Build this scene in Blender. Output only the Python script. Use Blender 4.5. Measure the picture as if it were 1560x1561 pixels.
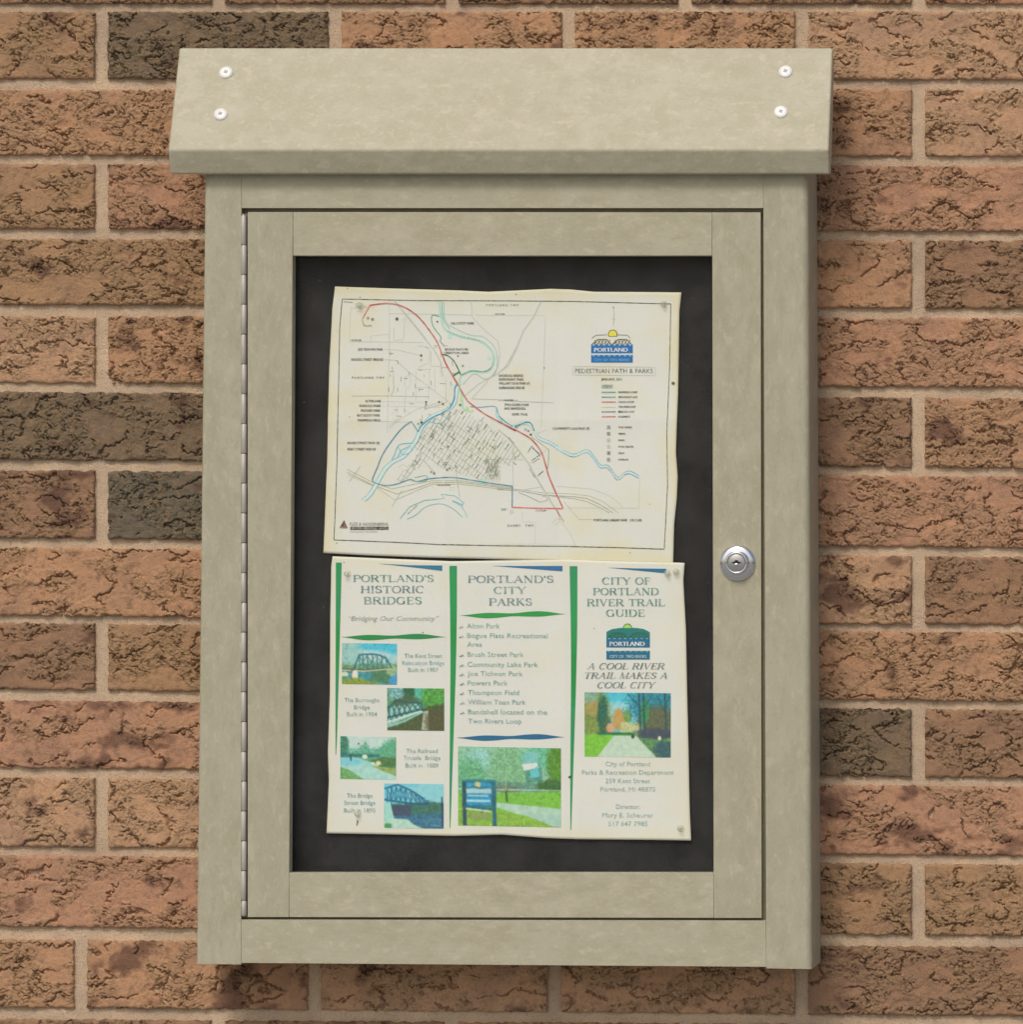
import bpy, math, random
import numpy as np

for o in list(bpy.data.objects):
    bpy.data.objects.remove(o, do_unlink=True)
scene = bpy.context.scene
COL = scene.collection

# ------------------------------------------------------------------ camera
S = 0.00055            # metres per photograph pixel on the cabinet's front plane (y = 0)
D = 4.0                # camera distance from that plane
Z0 = 1.5               # height of the picture centre above the ground
W = 1560 * S
CX = (2105 - 780) * S  # the photographer stands to the right, film plane parallel to the wall
CZ = (780.5 - 830) * S
cam = bpy.data.cameras.new("Camera")
camo = bpy.data.objects.new("Camera", cam)
COL.objects.link(camo)
camo.location = (CX, -D, Z0 + CZ)
camo.rotation_euler = (math.radians(90), 0, 0)
cam.sensor_width = 36
cam.lens = 36 * D / W
cam.shift_x = -CX / W
cam.shift_y = -CZ / W
cam.clip_start = 0.05
cam.clip_end = 100
scene.camera = camo
scene.render.resolution_x = 1024
scene.render.resolution_y = 1024

# ------------------------------------------------------------------ light
SUN_EL, SUN_AZ = 47, -14          # degrees; azimuth from the wall's normal, minus = from the left
world = bpy.data.worlds.new("World")
scene.world = world
world.use_nodes = True
wn = world.node_tree
bg = wn.nodes["Background"]
sky = wn.nodes.new("ShaderNodeTexSky")
sky.sky_type = 'NISHITA'
sky.sun_disc = False
sky.sun_elevation = math.radians(SUN_EL)
sky.sun_rotation = math.radians(180 - SUN_AZ)
sky.air_density = 1.0
sky.dust_density = 4.0
sky.ozone_density = 0.6
wn.links.new(sky.outputs[0], bg.inputs[0])
bg.inputs[1].default_value = 0.112
sl = bpy.data.lights.new("Sun", 'SUN')
sl.energy = 1.15
sl.angle = math.radians(15)
sl.color = (1.0, 0.96, 0.89)
so = bpy.data.objects.new("Sun", sl)
COL.objects.link(so)
from mathutils import Vector
_e, _a = math.radians(SUN_EL), math.radians(SUN_AZ)
sdir = Vector((math.sin(_a) * math.cos(_e), -math.cos(_a) * math.cos(_e), math.sin(_e)))
so.rotation_euler = sdir.to_track_quat('Z', 'Y').to_euler()
so.location = sdir * 5
scene.view_settings.view_transform = 'Standard'
scene.view_settings.look = 'None'
scene.view_settings.exposure = 0.0
scene.view_settings.gamma = 1.0
KEXP = 0.72      # how bright a white front-facing surface comes out; used only to estimate real colours

# ------------------------------------------------------------------ helpers
def P(px, py, y=0.0):
    """Point on the plane at depth y that stands at photograph pixel (px, py)."""
    f = (D + y) / D
    X0 = (px - 780) * S
    Zz = (780.5 - py) * S
    return (CX + (X0 - CX) * f, y, Z0 + CZ + (Zz - CZ) * f)

def PA(px, py, y):
    f = (D + y) / D
    X0 = (px - 780) * S
    Zz = (780.5 - py) * S
    return np.stack([CX + (X0 - CX) * f, y + 0 * X0, Z0 + CZ + (Zz - CZ) * f], -1)

def lin(c):
    c = np.asarray(c, float) / 255.0
    return np.where(c <= 0.04045, c / 12.92, ((c + 0.055) / 1.055) ** 2.4)

def alb(r, g, b, k=None):
    v = lin((r, g, b)) / (k or KEXP)
    return tuple(np.clip(v, 0.004, 0.88)) + (1.0,)

def mesh_obj(name, verts, faces, mat, parent=None, smooth=False, colors=None, attrs=None):
    me = bpy.data.meshes.new(name)
    v = np.asarray(verts, np.float32).reshape(-1, 3)
    me.vertices.add(len(v))
    me.vertices.foreach_set("co", v.ravel())
    if isinstance(faces, np.ndarray):
        n, k = faces.shape
        me.loops.add(n * k)
        me.loops.foreach_set("vertex_index", faces.astype(np.int32).ravel())
        me.polygons.add(n)
        me.polygons.foreach_set("loop_start", (np.arange(n) * k).astype(np.int32))
        me.polygons.foreach_set("loop_total", np.full(n, k, np.int32))
    else:
        tot = sum(len(f) for f in faces)
        me.loops.add(tot)
        me.loops.foreach_set("vertex_index", np.array([i for f in faces for i in f], np.int32))
        me.polygons.add(len(faces))
        st = np.cumsum([0] + [len(f) for f in faces[:-1]])
        me.polygons.foreach_set("loop_start", np.array(st, np.int32))
        me.polygons.foreach_set("loop_total", np.array([len(f) for f in faces], np.int32))
    me.update(calc_edges=True)
    if smooth:
        me.polygons.foreach_set("use_smooth", np.ones(len(me.polygons), bool))
    if colors is not None:
        a = me.color_attributes.new("ink", 'FLOAT_COLOR', 'POINT')
        c = np.asarray(colors, np.float32)
        if c.shape[1] == 3:
            c = np.concatenate([c, np.ones((len(c), 1), np.float32)], 1)
        a.data.foreach_set("color", c.ravel())
    if attrs:
        for k2, arr in attrs.items():
            a = me.attributes.new(k2, 'FLOAT', 'POINT')
            a.data.foreach_set("value", np.asarray(arr, np.float32).ravel())
    me.validate()
    if mat: me.materials.append(mat)
    o = bpy.data.objects.new(name, me)
    COL.objects.link(o)
    if parent: put(o, parent)
    return o

def put(o, parent):
    """Parent and re-express the mesh in the parent's space (parents are only translated)."""
    o.parent = parent
    w = Vector(parent.location)
    p = parent.parent
    while p:
        w += Vector(p.location); p = p.parent
    o.matrix_parent_inverse.identity()
    if o.type == 'MESH' and o.data.users == 1:
        me = o.data
        n = len(me.vertices)
        a = np.empty(n * 3, np.float32); me.vertices.foreach_get("co", a)
        a = a.reshape(-1, 3) - np.array(w, np.float32)
        me.vertices.foreach_set("co", a.ravel()); me.update()
    else:
        o.location = Vector(o.location) - w

def recentre(o, c):
    """Give a top-level or first-level mesh its origin at world point c."""
    me = o.data
    c = np.array(c, np.float32)
    n = len(me.vertices)
    a = np.empty(n * 3, np.float32); me.vertices.foreach_get("co", a)
    w = np.zeros(3, np.float32)
    p = o.parent
    while p:
        w += np.array(p.location, np.float32); p = p.parent
    loc = c - w
    a = a.reshape(-1, 3) - loc
    me.vertices.foreach_set("co", a.ravel()); me.update()
    o.location = tuple(float(t) for t in loc)

def empty(name, loc, parent=None):
    o = bpy.data.objects.new(name, None)
    o.empty_display_size = 0.05
    COL.objects.link(o)
    o.location = loc
    if parent: put(o, parent)
    return o

def tag(o, label=None, cat=None, group=None, kind=None):
    if label: o["label"] = label
    if cat: o["category"] = cat
    if group: o["group"] = group
    if kind: o["kind"] = kind

# ---- 2D gradient noise in numpy
def _hash(ix, iy, seed):
    h = (ix.astype(np.int64) * 374761393 + iy.astype(np.int64) * 668265263 + seed * 1274126177) & 0xFFFFFFFF
    h = ((h ^ (h >> 13)) * 1274126177) & 0xFFFFFFFF
    h = (h ^ (h >> 16)) & 0xFFFFFFFF
    return h
def noise(x, y, seed=0):
    x = np.asarray(x, float); y = np.asarray(y, float)
    ix = np.floor(x); iy = np.floor(y)
    fx = x - ix; fy = y - iy
    u = fx * fx * fx * (fx * (fx * 6 - 15) + 10)
    v = fy * fy * fy * (fy * (fy * 6 - 15) + 10)
    def g(dx, dy):
        a = _hash(ix + dx, iy + dy, seed) / 4294967296.0 * 2 * math.pi
        return np.cos(a) * (fx - dx) + np.sin(a) * (fy - dy)
    return 1.5 * ((g(0, 0) * (1 - u) + g(1, 0) * u) * (1 - v) + (g(0, 1) * (1 - u) + g(1, 1) * u) * v)
def fbm(x, y, seed=0, oct=4, gain=0.5):
    s = 0; a = 1.0; t = 0
    for k in range(oct):
        s = s + a * noise(x * 2 ** k, y * 2 ** k, seed + 17 * k); t += a; a *= gain
    return s / t
def sstep(a, b, x):
    t = np.clip((x - a) / (b - a), 0, 1)
    return t * t * (3 - 2 * t)

# ---- node helpers
def new_mat(name):
    m = bpy.data.materials.new(name); m.use_nodes = True
    nt = m.node_tree
    return m, nt, nt.nodes["Principled BSDF"]
def N(nt, t, **kw):
    n = nt.nodes.new(t)
    for k, v in kw.items(): setattr(n, k, v)
    return n
def noise_node(nt, vec, scale, detail=4, rough=0.55, dist=0.0):
    n = N(nt, "ShaderNodeTexNoise")
    n.inputs["Scale"].default_value = scale; n.inputs["Detail"].default_value = detail
    n.inputs["Roughness"].default_value = rough; n.inputs["Distortion"].default_value = dist
    if vec is not None: nt.links.new(vec, n.inputs["Vector"])
    return n.outputs["Fac"]
def ramp(nt, fac, stops):
    r = N(nt, "ShaderNodeValToRGB")
    e = r.color_ramp.elements
    while len(e) < len(stops): e.new(0.5)
    for i, (p, c) in enumerate(stops):
        e[i].position = p; e[i].color = c if len(c) == 4 else tuple(c) + (1,)
    nt.links.new(fac, r.inputs[0])
    return r.outputs[0]
def mix(nt, fac, a, b, mode='MIX'):
    m = N(nt, "ShaderNodeMix", data_type='RGBA', blend_type=mode)
    def setin(i, v):
        if isinstance(v, bpy.types.NodeSocket): nt.links.new(v, m.inputs[i])
        else: m.inputs[i].default_value = v
    setin(0, fac); setin(6, a); setin(7, b)
    return m.outputs[2]
def math_n(nt, op, a, b=0.0, clamp=False):
    m = N(nt, "ShaderNodeMath", operation=op, use_clamp=clamp)
    for i, v in ((0, a), (1, b)):
        if isinstance(v, bpy.types.NodeSocket): nt.links.new(v, m.inputs[i])
        else: m.inputs[i].default_value = v
    return m.outputs[0]
def mapping(nt, scale=(1, 1, 1), randomise=True):
    tc = N(nt, "ShaderNodeTexCoord"); mp = N(nt, "ShaderNodeMapping")
    mp.inputs["Scale"].default_value = scale
    nt.links.new(tc.outputs["Object"], mp.inputs["Vector"])
    if randomise:
        oi = N(nt, "ShaderNodeObjectInfo")
        mu = math_n(nt, 'MULTIPLY', oi.outputs["Random"], 37.0)
        nt.links.new(mu, mp.inputs["Location"])
    return mp.outputs[0]
def bump(nt, bsdf, h, strength, dist):
    b = N(nt, "ShaderNodeBump")
    b.inputs["Strength"].default_value = strength; b.inputs["Distance"].default_value = dist
    nt.links.new(h, b.inputs["Height"]); nt.links.new(b.outputs[0], bsdf.inputs["Normal"])

# ------------------------------------------------------------------ materials
def brick_material():
    m, nt, b = new_mat("fired_clay")
    L = nt.links.new
    oi = N(nt, "ShaderNodeObjectInfo")
    v = mapping(nt)
    rel = N(nt, "ShaderNodeAttribute"); rel.attribute_name = "relief"
    pat = N(nt, "ShaderNodeAttribute"); pat.attribute_name = "patch"
    base = oi.outputs["Color"]
    n1 = noise_node(nt, v, 28, 5, 0.6)
    n2 = noise_node(nt, v, 130, 4, 0.65)
    n3 = noise_node(nt, v, 900, 3, 0.7)
    c = mix(nt, ramp(nt, n1, [(0.40, (0, 0, 0)), (0.66, (0.75, 0.75, 0.75))]), base,
            mix(nt, 1.0, base, (1.16, 1.12, 1.02, 1), 'MULTIPLY'))
    c = mix(nt, ramp(nt, n1, [(0.32, (0.55, 0.55, 0.55)), (0.46, (0, 0, 0))]), c,
            mix(nt, 1.0, base, (0.70, 0.72, 0.78, 1), 'MULTIPLY'))
    c = mix(nt, ramp(nt, n2, [(0.52, (0, 0, 0)), (0.68, (0.5, 0.5, 0.5))]), c, (0.34, 0.21, 0.12, 1))
    c = mix(nt, ramp(nt, n2, [(0.33, (0.5, 0.5, 0.5)), (0.47, (0, 0, 0))]), c, (0.14, 0.085, 0.055, 1))
    # torn ground is sandier and more mixed than the smooth skin
    n4 = noise_node(nt, v, 260, 4, 0.7)
    torn = mix(nt, n4, mix(nt, 1.0, base, (0.62, 0.66, 0.66, 1), 'MULTIPLY'), mix(nt, 1.0, base, (1.18, 1.28, 1.25, 1), 'MULTIPLY'))
    torn = mix(nt, ramp(nt, n2, [(0.40, (0, 0, 0)), (0.62, (0.5, 0.5, 0.5))]), torn, (0.27, 0.18, 0.09, 1))
    c = mix(nt, math_n(nt, 'MULTIPLY', rel.outputs["Fac"], 0.6), c, torn)
    # fired dark purplish patches, amount set brick by brick
    c = mix(nt, pat.outputs["Fac"], c, mix(nt, n2, (0.085, 0.042, 0.034, 1), (0.15, 0.075, 0.055, 1)))
    # sand grains, pale and dark
    c = mix(nt, ramp(nt, n3, [(0.63, (0, 0, 0)), (0.73, (0.55, 0.55, 0.55))]), c, (0.50, 0.36, 0.24, 1))
    c = mix(nt, ramp(nt, n3, [(0.30, (0.5, 0.5, 0.5)), (0.40, (0, 0, 0))]), c, (0.07, 0.04, 0.025, 1))
    L(c, b.inputs["Base Color"])
    b.inputs["Roughness"].default_value = 0.92
    b.inputs["Specular IOR Level"].default_value = 0.15
    h = math_n(nt, 'ADD', math_n(nt, 'MULTIPLY', n2, 1.0), math_n(nt, 'MULTIPLY', n3, 0.45))
    bump(nt, b, h, 0.95, 0.0020)
    return m

def mortar_material():
    m, nt, b = new_mat("sandy_mortar")
    v = mapping(nt, randomise=False)
    n1 = noise_node(nt, v, 14, 4, 0.6); n2 = noise_node(nt, v, 700, 3, 0.7); n3 = noise_node(nt, v, 1800, 2, 0.5)
    c = ramp(nt, n1, [(0.35, alb(182, 161, 138)), (0.65, alb(206, 182, 153))])
    c = mix(nt, ramp(nt, n2, [(0.34, (0.5, 0.5, 0.5)), (0.46, (0, 0, 0))]), c, alb(124, 110, 92))
    c = mix(nt, ramp(nt, n2, [(0.62, (0, 0, 0)), (0.74, (0.7, 0.7, 0.7))]), c, alb(214, 200, 174))
    nt.links.new(c, b.inputs["Base Color"])
    b.inputs["Roughness"].default_value = 0.95
    b.inputs["Specular IOR Level"].default_value = 0.1
    bump(nt, b, math_n(nt, 'ADD', n2, math_n(nt, 'MULTIPLY', n3, 0.7)), 0.9, 0.0020)
    return m

def lumber_material(name, stretch, tone=1.0, warm=0.0):
    """Recycled plastic board: mottled, with streaks along the board and pale flecks."""
    m, nt, b = new_mat(name)
    v = mapping(nt, stretch)
    n1 = noise_node(nt, v, 55, 4, 0.65)
    n2 = noise_node(nt, v, 130, 4, 0.65, 0.2)
    n3 = noise_node(nt, v, 420, 3, 0.65)
    n4 = noise_node(nt, mapping(nt, (1, 1, 1)), 7, 4, 0.6)
    n5 = noise_node(nt, mapping(nt, (1, 1, 1)), 30, 6, 0.7)
    a = np.array(alb(161, 154, 133)[:3]) * tone * 0.87 * np.array((0.975, 1.008, 1.01))
    c1 = tuple(a * (0.92, 0.925, 0.89)) + (1,); c2 = tuple(a * (1.06, 1.06, 1.08)) + (1,)
    c = ramp(nt, n1, [(0.40, c1), (0.60, c2)])
    c = mix(nt, ramp(nt, n4, [(0.42, (0, 0, 0)), (0.60, (0.45, 0.45, 0.45))]), c, tuple(a * (0.955, 0.97, 0.96)) + (1,))
    c = mix(nt, ramp(nt, n2, [(0.56, (0, 0, 0)), (0.66, (0.8, 0.8, 0.8))]), c, tuple(a * (1.17, 1.16, 1.17)) + (1,))
    c = mix(nt, ramp(nt, n2, [(0.36, (0.6, 0.6, 0.6)), (0.45, (0, 0, 0))]), c, tuple(a * (0.87, 0.865, 0.82)) + (1,))
    c = mix(nt, ramp(nt, n3, [(0.57, (0, 0, 0)), (0.68, (0.55, 0.55, 0.55))]), c, tuple(a * (1.2, 1.2, 1.18)) + (1,))
    # faint weathering and grime
    c = mix(nt, ramp(nt, n5, [(0.30, (0.4, 0.4, 0.4)), (0.42, (0, 0, 0))]), c, tuple(a * (0.82, 0.81, 0.76)) + (1,))
    nt.links.new(c, b.inputs["Base Color"])
    r = math_n(nt, 'ADD', math_n(nt, 'MULTIPLY', n2, 0.2), 0.42)
    nt.links.new(r, b.inputs["Roughness"])
    b.inputs["Specular IOR Level"].default_value = 0.35
    bump(nt, b, math_n(nt, 'ADD', n2, math_n(nt, 'MULTIPLY', n3, 0.4)), 0.22, 0.0006)
    return m

def simple(name, col, rough=0.5, metal=0.0, spec=0.5, nscale=60, namt=0.12, bmp=0.0):
    m, nt, b = new_mat(name)
    n = noise_node(nt, mapping(nt), nscale, 4, 0.6)
    c = np.array(col[:3])
    r = ramp(nt, n, [(0.3, tuple(c * (1 - namt)) + (1,)), (0.7, tuple(np.minimum(c * (1 + namt), 0.95)) + (1,))])
    nt.links.new(r, b.inputs["Base Color"])
    b.inputs["Roughness"].default_value = rough; b.inputs["Metallic"].default_value = metal
    b.inputs["Specular IOR Level"].default_value = spec
    if bmp: bump(nt, b, n, bmp, 0.001)
    return m

def ink_material(name, fade=0.0, rough=0.75):
    """Printed ink: the colour comes from the print itself, unevenly faded to the paper's colour."""
    m, nt, b = new_mat(name)
    at = N(nt, "ShaderNodeAttribute"); at.attribute_name = "ink"
    v = mapping(nt, randomise=False)
    n = noise_node(nt, v, 240, 3, 0.6)
    n2 = noise_node(nt, v, 900, 3, 0.6)
    c = mix(nt, ramp(nt, n, [(0.42, (0, 0, 0)), (0.64, (fade, fade, fade))]), at.outputs["Color"], alb(196, 198, 188))
    c = mix(nt, ramp(nt, n2, [(0.55, (0, 0, 0)), (0.72, (fade * .7,) * 3)]), c, alb(196, 198, 188))
    nt.links.new(c, b.inputs["Base Color"])
    b.inputs["Roughness"].default_value = rough
    b.inputs["Specular IOR Level"].default_value = 0.25
    return m

def paper_material(name):
    m, nt, b = new_mat(name)
    v = mapping(nt, randomise=False)
    at = N(nt, "ShaderNodeAttribute"); at.attribute_name = "ink"
    n2 = noise_node(nt, v, 55, 4, 0.6); n3 = noise_node(nt, v, 500, 3, 0.6)
    c = mix(nt, ramp(nt, n2, [(0.45, (0, 0, 0)), (0.70, (0.5, 0.5, 0.5))]), at.outputs["Color"],
            mix(nt, 1.0, at.outputs["Color"], (1.0, 0.985, 0.92, 1), 'MULTIPLY'))
    c = mix(nt, ramp(nt, n3, [(0.28, (0.3, 0.3, 0.3)), (0.42, (0, 0, 0))]), c, alb(178, 178, 168))
    nt.links.new(c, b.inputs["Base Color"])
    b.inputs["Roughness"].default_value = 0.7; b.inputs["Specular IOR Level"].default_value = 0.25
    bump(nt, b, n3, 0.08, 0.0004)
    return m

def pane_material():
    m, nt, b = new_mat("clear_pane")
    nt.nodes.remove(b)
    out = nt.nodes["Material Output"]
    tr = N(nt, "ShaderNodeBsdfTransparent"); tr.inputs[0].default_value = (0.97, 0.975, 0.965, 1)
    gl = N(nt, "ShaderNodeBsdfGlossy"); gl.inputs["Roughness"].default_value = 0.22
    gl.inputs["Color"].default_value = (0.9, 0.9, 0.9, 1)
    n = noise_node(nt, mapping(nt), 34, 5, 0.7, 0.6)
    di = N(nt, "ShaderNodeBsdfDiffuse"); di.inputs["Color"].default_value = (0.6, 0.6, 0.58, 1)
    m1 = N(nt, "ShaderNodeMixShader"); m2 = N(nt, "ShaderNodeMixShader")
    m1.inputs[0].default_value = 0.014; nt.links.new(tr.outputs[0], m1.inputs[1]); nt.links.new(gl.outputs[0], m1.inputs[2])
    dust = ramp(nt, n, [(0.38, (0.002,) * 3), (0.66, (0.014,) * 3)])
    nt.links.new(dust, m2.inputs[0]); nt.links.new(m1.outputs[0], m2.inputs[1]); nt.links.new(di.outputs[0], m2.inputs[2])
    nt.links.new(m2.outputs[0], out.inputs[0])
    return m

M_BRICK = brick_material()
M_MORTAR = mortar_material()
M_VERT = lumber_material("plastic_lumber_upright", (1.2, 1.2, 0.55))
M_HORZ = lumber_material("plastic_lumber_level", (0.62, 1.15, 1.15), 1.06)
M_ROOF = lumber_material("plastic_lumber_roof_lit", (0.7, 1.0, 1.0), 1.13)  # same plastic as the other boards, lightened to imitate light from above
M_BOARD = simple("black_backing_board", (0.026, 0.0255, 0.0255), 0.85, 0, 0.25, 30, 0.5, 0.1)
def board_material():
    m, nt, b = new_mat("black_felted_board")
    v = mapping(nt)
    n1 = noise_node(nt, v, 22, 6, 0.7); n2 = noise_node(nt, v, 330, 2, 0.5); n3 = noise_node(nt, v, 900, 3, 0.7)
    c = ramp(nt, n1, [(0.36, (0.017, 0.0165, 0.0165)), (0.66, (0.036, 0.0355, 0.036))])
    c = mix(nt, ramp(nt, n2, [(0.755, (0, 0, 0)), (0.80, (0.6, 0.6, 0.6))]), c, (0.20, 0.20, 0.19, 1))
    c = mix(nt, ramp(nt, n3, [(0.60, (0, 0, 0)), (0.72, (0.35, 0.35, 0.35))]), c, (0.07, 0.07, 0.07, 1))
    nt.links.new(c, b.inputs["Base Color"]); b.inputs["Roughness"].default_value = 0.9
    b.inputs["Specular IOR Level"].default_value = 0.2
    bump(nt, b, n3, 0.4, 0.0006)
    return m
M_BOARD = board_material()
M_WHITE = simple("white_painted_screw", (0.86, 0.86, 0.83), 0.35)
M_RECESS = simple("grey_screw_recess", (0.42, 0.40, 0.39), 0.5)
M_HINGE = simple("hinge_metal", (0.50, 0.47, 0.42), 0.5, 0.2, 0.5, 90, 0.08)
M_PIN = simple("hinge_gap_metal", (0.26, 0.22, 0.20), 0.5, 0.3)
M_CHROME = simple("brushed_chrome", (0.74, 0.75, 0.77), 0.16, 1.0, 0.5, 200, 0.05)
M_PLUG = simple("satin_lock_face", (0.40, 0.41, 0.40), 0.45, 0.8, 0.5, 200, 0.05)
M_HOLE = simple("keyhole_dark", (0.012, 0.012, 0.012), 0.8)
M_PAPER = paper_material("old_paper")
M_INK = ink_material("map_ink", 0.35)
M_TEXT = ink_material("faded_ink", 0.42)
M_PHOTO = ink_material("photo_print", 0.0, 0.6)
M_PANE = pane_material()
def pin_material():
    m, nt, b = new_mat("clear_plastic")
    b.inputs["Base Color"].default_value = (0.70, 0.71, 0.64, 1)
    b.inputs["Roughness"].default_value = 0.15
    tr = N(nt, "ShaderNodeBsdfTransparent"); tr.inputs[0].default_value = (0.95, 0.95, 0.92, 1)
    mx = N(nt, "ShaderNodeMixShader"); mx.inputs[0].default_value = 0.26
    nt.links.new(tr.outputs[0], mx.inputs[1]); nt.links.new(b.outputs[0], mx.inputs[2])
    nt.links.new(mx.outputs[0], nt.nodes["Material Output"].inputs[0])
    return m
M_CLEAR = pin_material()

# ------------------------------------------------------------------ brick wall
YW = 0.066                         # depth of the brick faces behind the cabinet's front
wall = empty("brick_wall", (0, YW, Z0 - 0.9))
tag(wall, "rough cracked red and brown brick wall with sandy mortar joints behind the cabinet", "wall")
ML = [(-114, -97), (5.5, 18.6), (120, 137), (236.5, 251), (349, 365), (465, 483), (584, 599), (702, 719), (822, 837), (940, 952),
      (1053, 1070), (1172, 1187), (1292, 1306), (1414, 1434), (1537, 1555), (1660, 1676), (1780, 1796)]
MR = [(-113, -98), (6, 18), (121, 136), (238, 253), (352, 367), (469, 485), (589, 606), (711, 725), (832, 847), (950, 962),
      (1066, 1080), (1183, 1197), (1302, 1316), (1424, 1442), (1546, 1562), (1670, 1686), (1790, 1806)]
def course_y(k, which, x):
    t = (x - 250) / 1050.0
    a = ML[k][which]; b = MR[k][which]
    return a + (b - a) * np.clip(t, -0.35, 1.35)

def brick(x0, x1, k, color, patch, seed, rough=0.5, hires=True):
    """One torn-face brick between mortar k and mortar k+1; x in photograph pixels on the wall plane."""
    step = 0.70 if hires else 3.0
    wpx = x1 - x0
    hpx = 104.0
    nx = int(wpx * S / (step * 0.001)) ; nz = int(hpx * S / (step * 0.001))
    u, v = np.meshgrid(np.linspace(0, 1, nx), np.linspace(0, 1, nz))
    # denser samples at the rim
    px = x0 + u * wpx
    top = course_y(k, 1, px); bot = course_y(k + 1, 0, px)
    py = top + (bot - top) * v
    X = px * S * 1000; Z = py * S * 1000            # millimetres
    sx = seed * 13.7; sz = seed * 7.3
    # distances to edges in mm with a wobbly outline
    e = np.minimum(np.minimum(px - x0, x1 - px), np.minimum(py - top, bot - py)) * S * 1000
    wob = 0.9 + 0.9 * fbm((X + sx) / 9, (Z + sz) / 9, seed, 3)
    # roughness mask
    mask = fbm((X + sx) / 46, (Z + sz) / 26, seed + 5, 3)
    mk = sstep(0.16 - 0.55 * rough, 0.34 - 0.55 * rough, mask)
    # torn ledges
    wx = X + 5.0 * fbm((X + sx) / 14, (Z + sz) / 10, seed + 2, 3) + 1.2 * noise((X + sx) / 2.6, (Z + sz) / 2.2, seed + 3)
    wz = Z + 4.5 * fbm((X + sx) / 11, (Z + sz) / 10, seed + 4, 3) + 1.2 * noise((X + sx) / 2.4, (Z + sz) / 2.6, seed + 6)
    n1 = noise(wx / 17, wz / 8.5, seed + 8)
    n2 = noise(wx / 8, wz / 4.2, seed + 9)
    n3 = noise(wx / 3.6, wz / 2.3, seed + 10)
    def ledge(n, k2):
        t = n * k2; f = t - np.floor(t)
        return np.where(f < 0.86, f / 0.86, (1 - f) / 0.14)
    brk1 = sstep(-0.05, 0.25, noise((X + sx) / 12, (Z + sz) / 9, seed + 12))
    brk2 = sstep(0.0, 0.35, noise((X + sx) / 7, (Z + sz) / 6, seed + 13))
    c1 = np.exp(-(n1 / 0.045) ** 2) * brk1
    c2 = np.exp(-((n2 - 0.08) / 0.08) ** 2) * brk2
    c3 = np.exp(-(n3 / 0.12) ** 2) * sstep(0.15, 0.45, noise((X + sx) / 5, (Z + sz) / 5, seed + 14))
    h = 0.55 * fbm((X + sx) / 30, (Z + sz) / 18, seed + 15, 3)
    h = h + mk * (0.95 * ledge(n1 + 0.3, 2.2) + 0.6 * ledge(n2, 2.0) + 0.35 * noise(X / 2.1, Z / 1.9, seed + 16))
    h = h - (0.12 + 0.88 * mk) * 4.2 * c1 - mk * 2.8 * c2 - mk * 1.6 * c3
    jx_ = X + 7 * fbm((X + sx) / 20, (Z + sz) / 15, seed + 40, 3) + 2.2 * noise((X + sx) / 3.4, (Z + sz) / 3.0, seed + 41)
    jz_ = Z + 6 * fbm((X + sx) / 17, (Z + sz) / 15, seed + 42, 3) + 2.2 * noise((X + sx) / 3.0, (Z + sz) / 3.4, seed + 43)
    n0 = noise(jx_ / 46, jz_ / 22, seed + 44)
    bw = 0.028 * (0.7 + 0.8 * np.clip(noise((X + sx) / 9, (Z + sz) / 7, seed + 45) + 0.5, 0, 1.2))
    brk0 = sstep(-0.12, 0.05, noise((X + sx) / 28, (Z + sz) / 20, seed + 46))
    h = h - 4.6 * np.exp(-(n0 / bw) ** 2) * brk0 + 0.5 * np.tanh(n0 / 0.08) * brk0
    h = h + 0.16 * noise((X + sx) / 0.9, (Z + sz) / 0.9, seed + 47) * (0.4 + 0.6 * mk)
    h = h + 0.12 * noise((X + sx) / 1.6, (Z + sz) / 1.6, seed + 18)
    # rim falls away to the bed
    rim = np.clip((e + wob * 0.9) / 3.4, 0, 1)
    h = h - 3.2 * (1 - np.sqrt(np.clip(1 - (1 - rim) ** 2, 0, 1)))
    edge = (u == 0) | (u == 1) | (v == 0) | (v == 1)
    jx = np.where(edge, 0, 0)
    # ragged outline
    cxm = (x0 + x1) / 2; cym = (top + bot) / 2
    near = np.clip(1 - e / 4.0, 0, 1)
    px2 = px + near * 1.6 * noise(Z / 5, X / 60, seed + 20) * np.sign(cxm - px)
    py2 = py + near * 2.2 * noise(X / 6, Z / 60, seed + 21) * np.sign(cym - py)
    y = YW - h * 0.001
    co = PA(px2, py2, YW + 0 * px2)
    co[..., 1] = y
    # back skirt: ring pushed 12 mm into the wall
    idx = np.arange(nx * nz).reshape(nz, nx)
    q = np.stack([idx[:-1, :-1], idx[1:, :-1], idx[1:, 1:], idx[:-1, 1:]], -1).reshape(-1, 4)
    ring = np.concatenate([idx[0, :], idx[1:, -1], idx[-1, :-1][::-1], idx[1:-1, 0][::-1]])
    V = co.reshape(-1, 3)
    rv = V[ring].copy(); rv[:, 1] = YW + 0.014
    rid = np.arange(len(ring)) + len(V)
    nxt = np.roll(ring, -1); rnx = np.roll(rid, -1)
    sq = np.stack([ring, nxt, rnx, rid], -1)
    V = np.concatenate([V, rv]); q = np.concatenate([q, sq])
    pt = fbm((X + sx) / 42, (Z + sz) / 30, seed + 30, 4)
    pf = sstep(0.30 - 0.62 * patch, 0.60 - 0.62 * patch, pt + 0.1 * noise(X / 6, Z / 6, seed + 31)) * 0.72 if patch > 0 else 0 * pt
    pad = lambda a: np.concatenate([a.ravel(), np.asarray(a).ravel()[ring]])
    o = mesh_obj("brick", V, q, M_BRICK, None, True, attrs={"relief": pad(mk), "patch": pad(pf)})
    ctr = PA(np.array((x0 + x1) / 2), np.array(float(np.mean(py))), YW)
    put(o, wall)
    recentre(o, ctr)
    o.color = tuple(color) + (1,)
    return o

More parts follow.
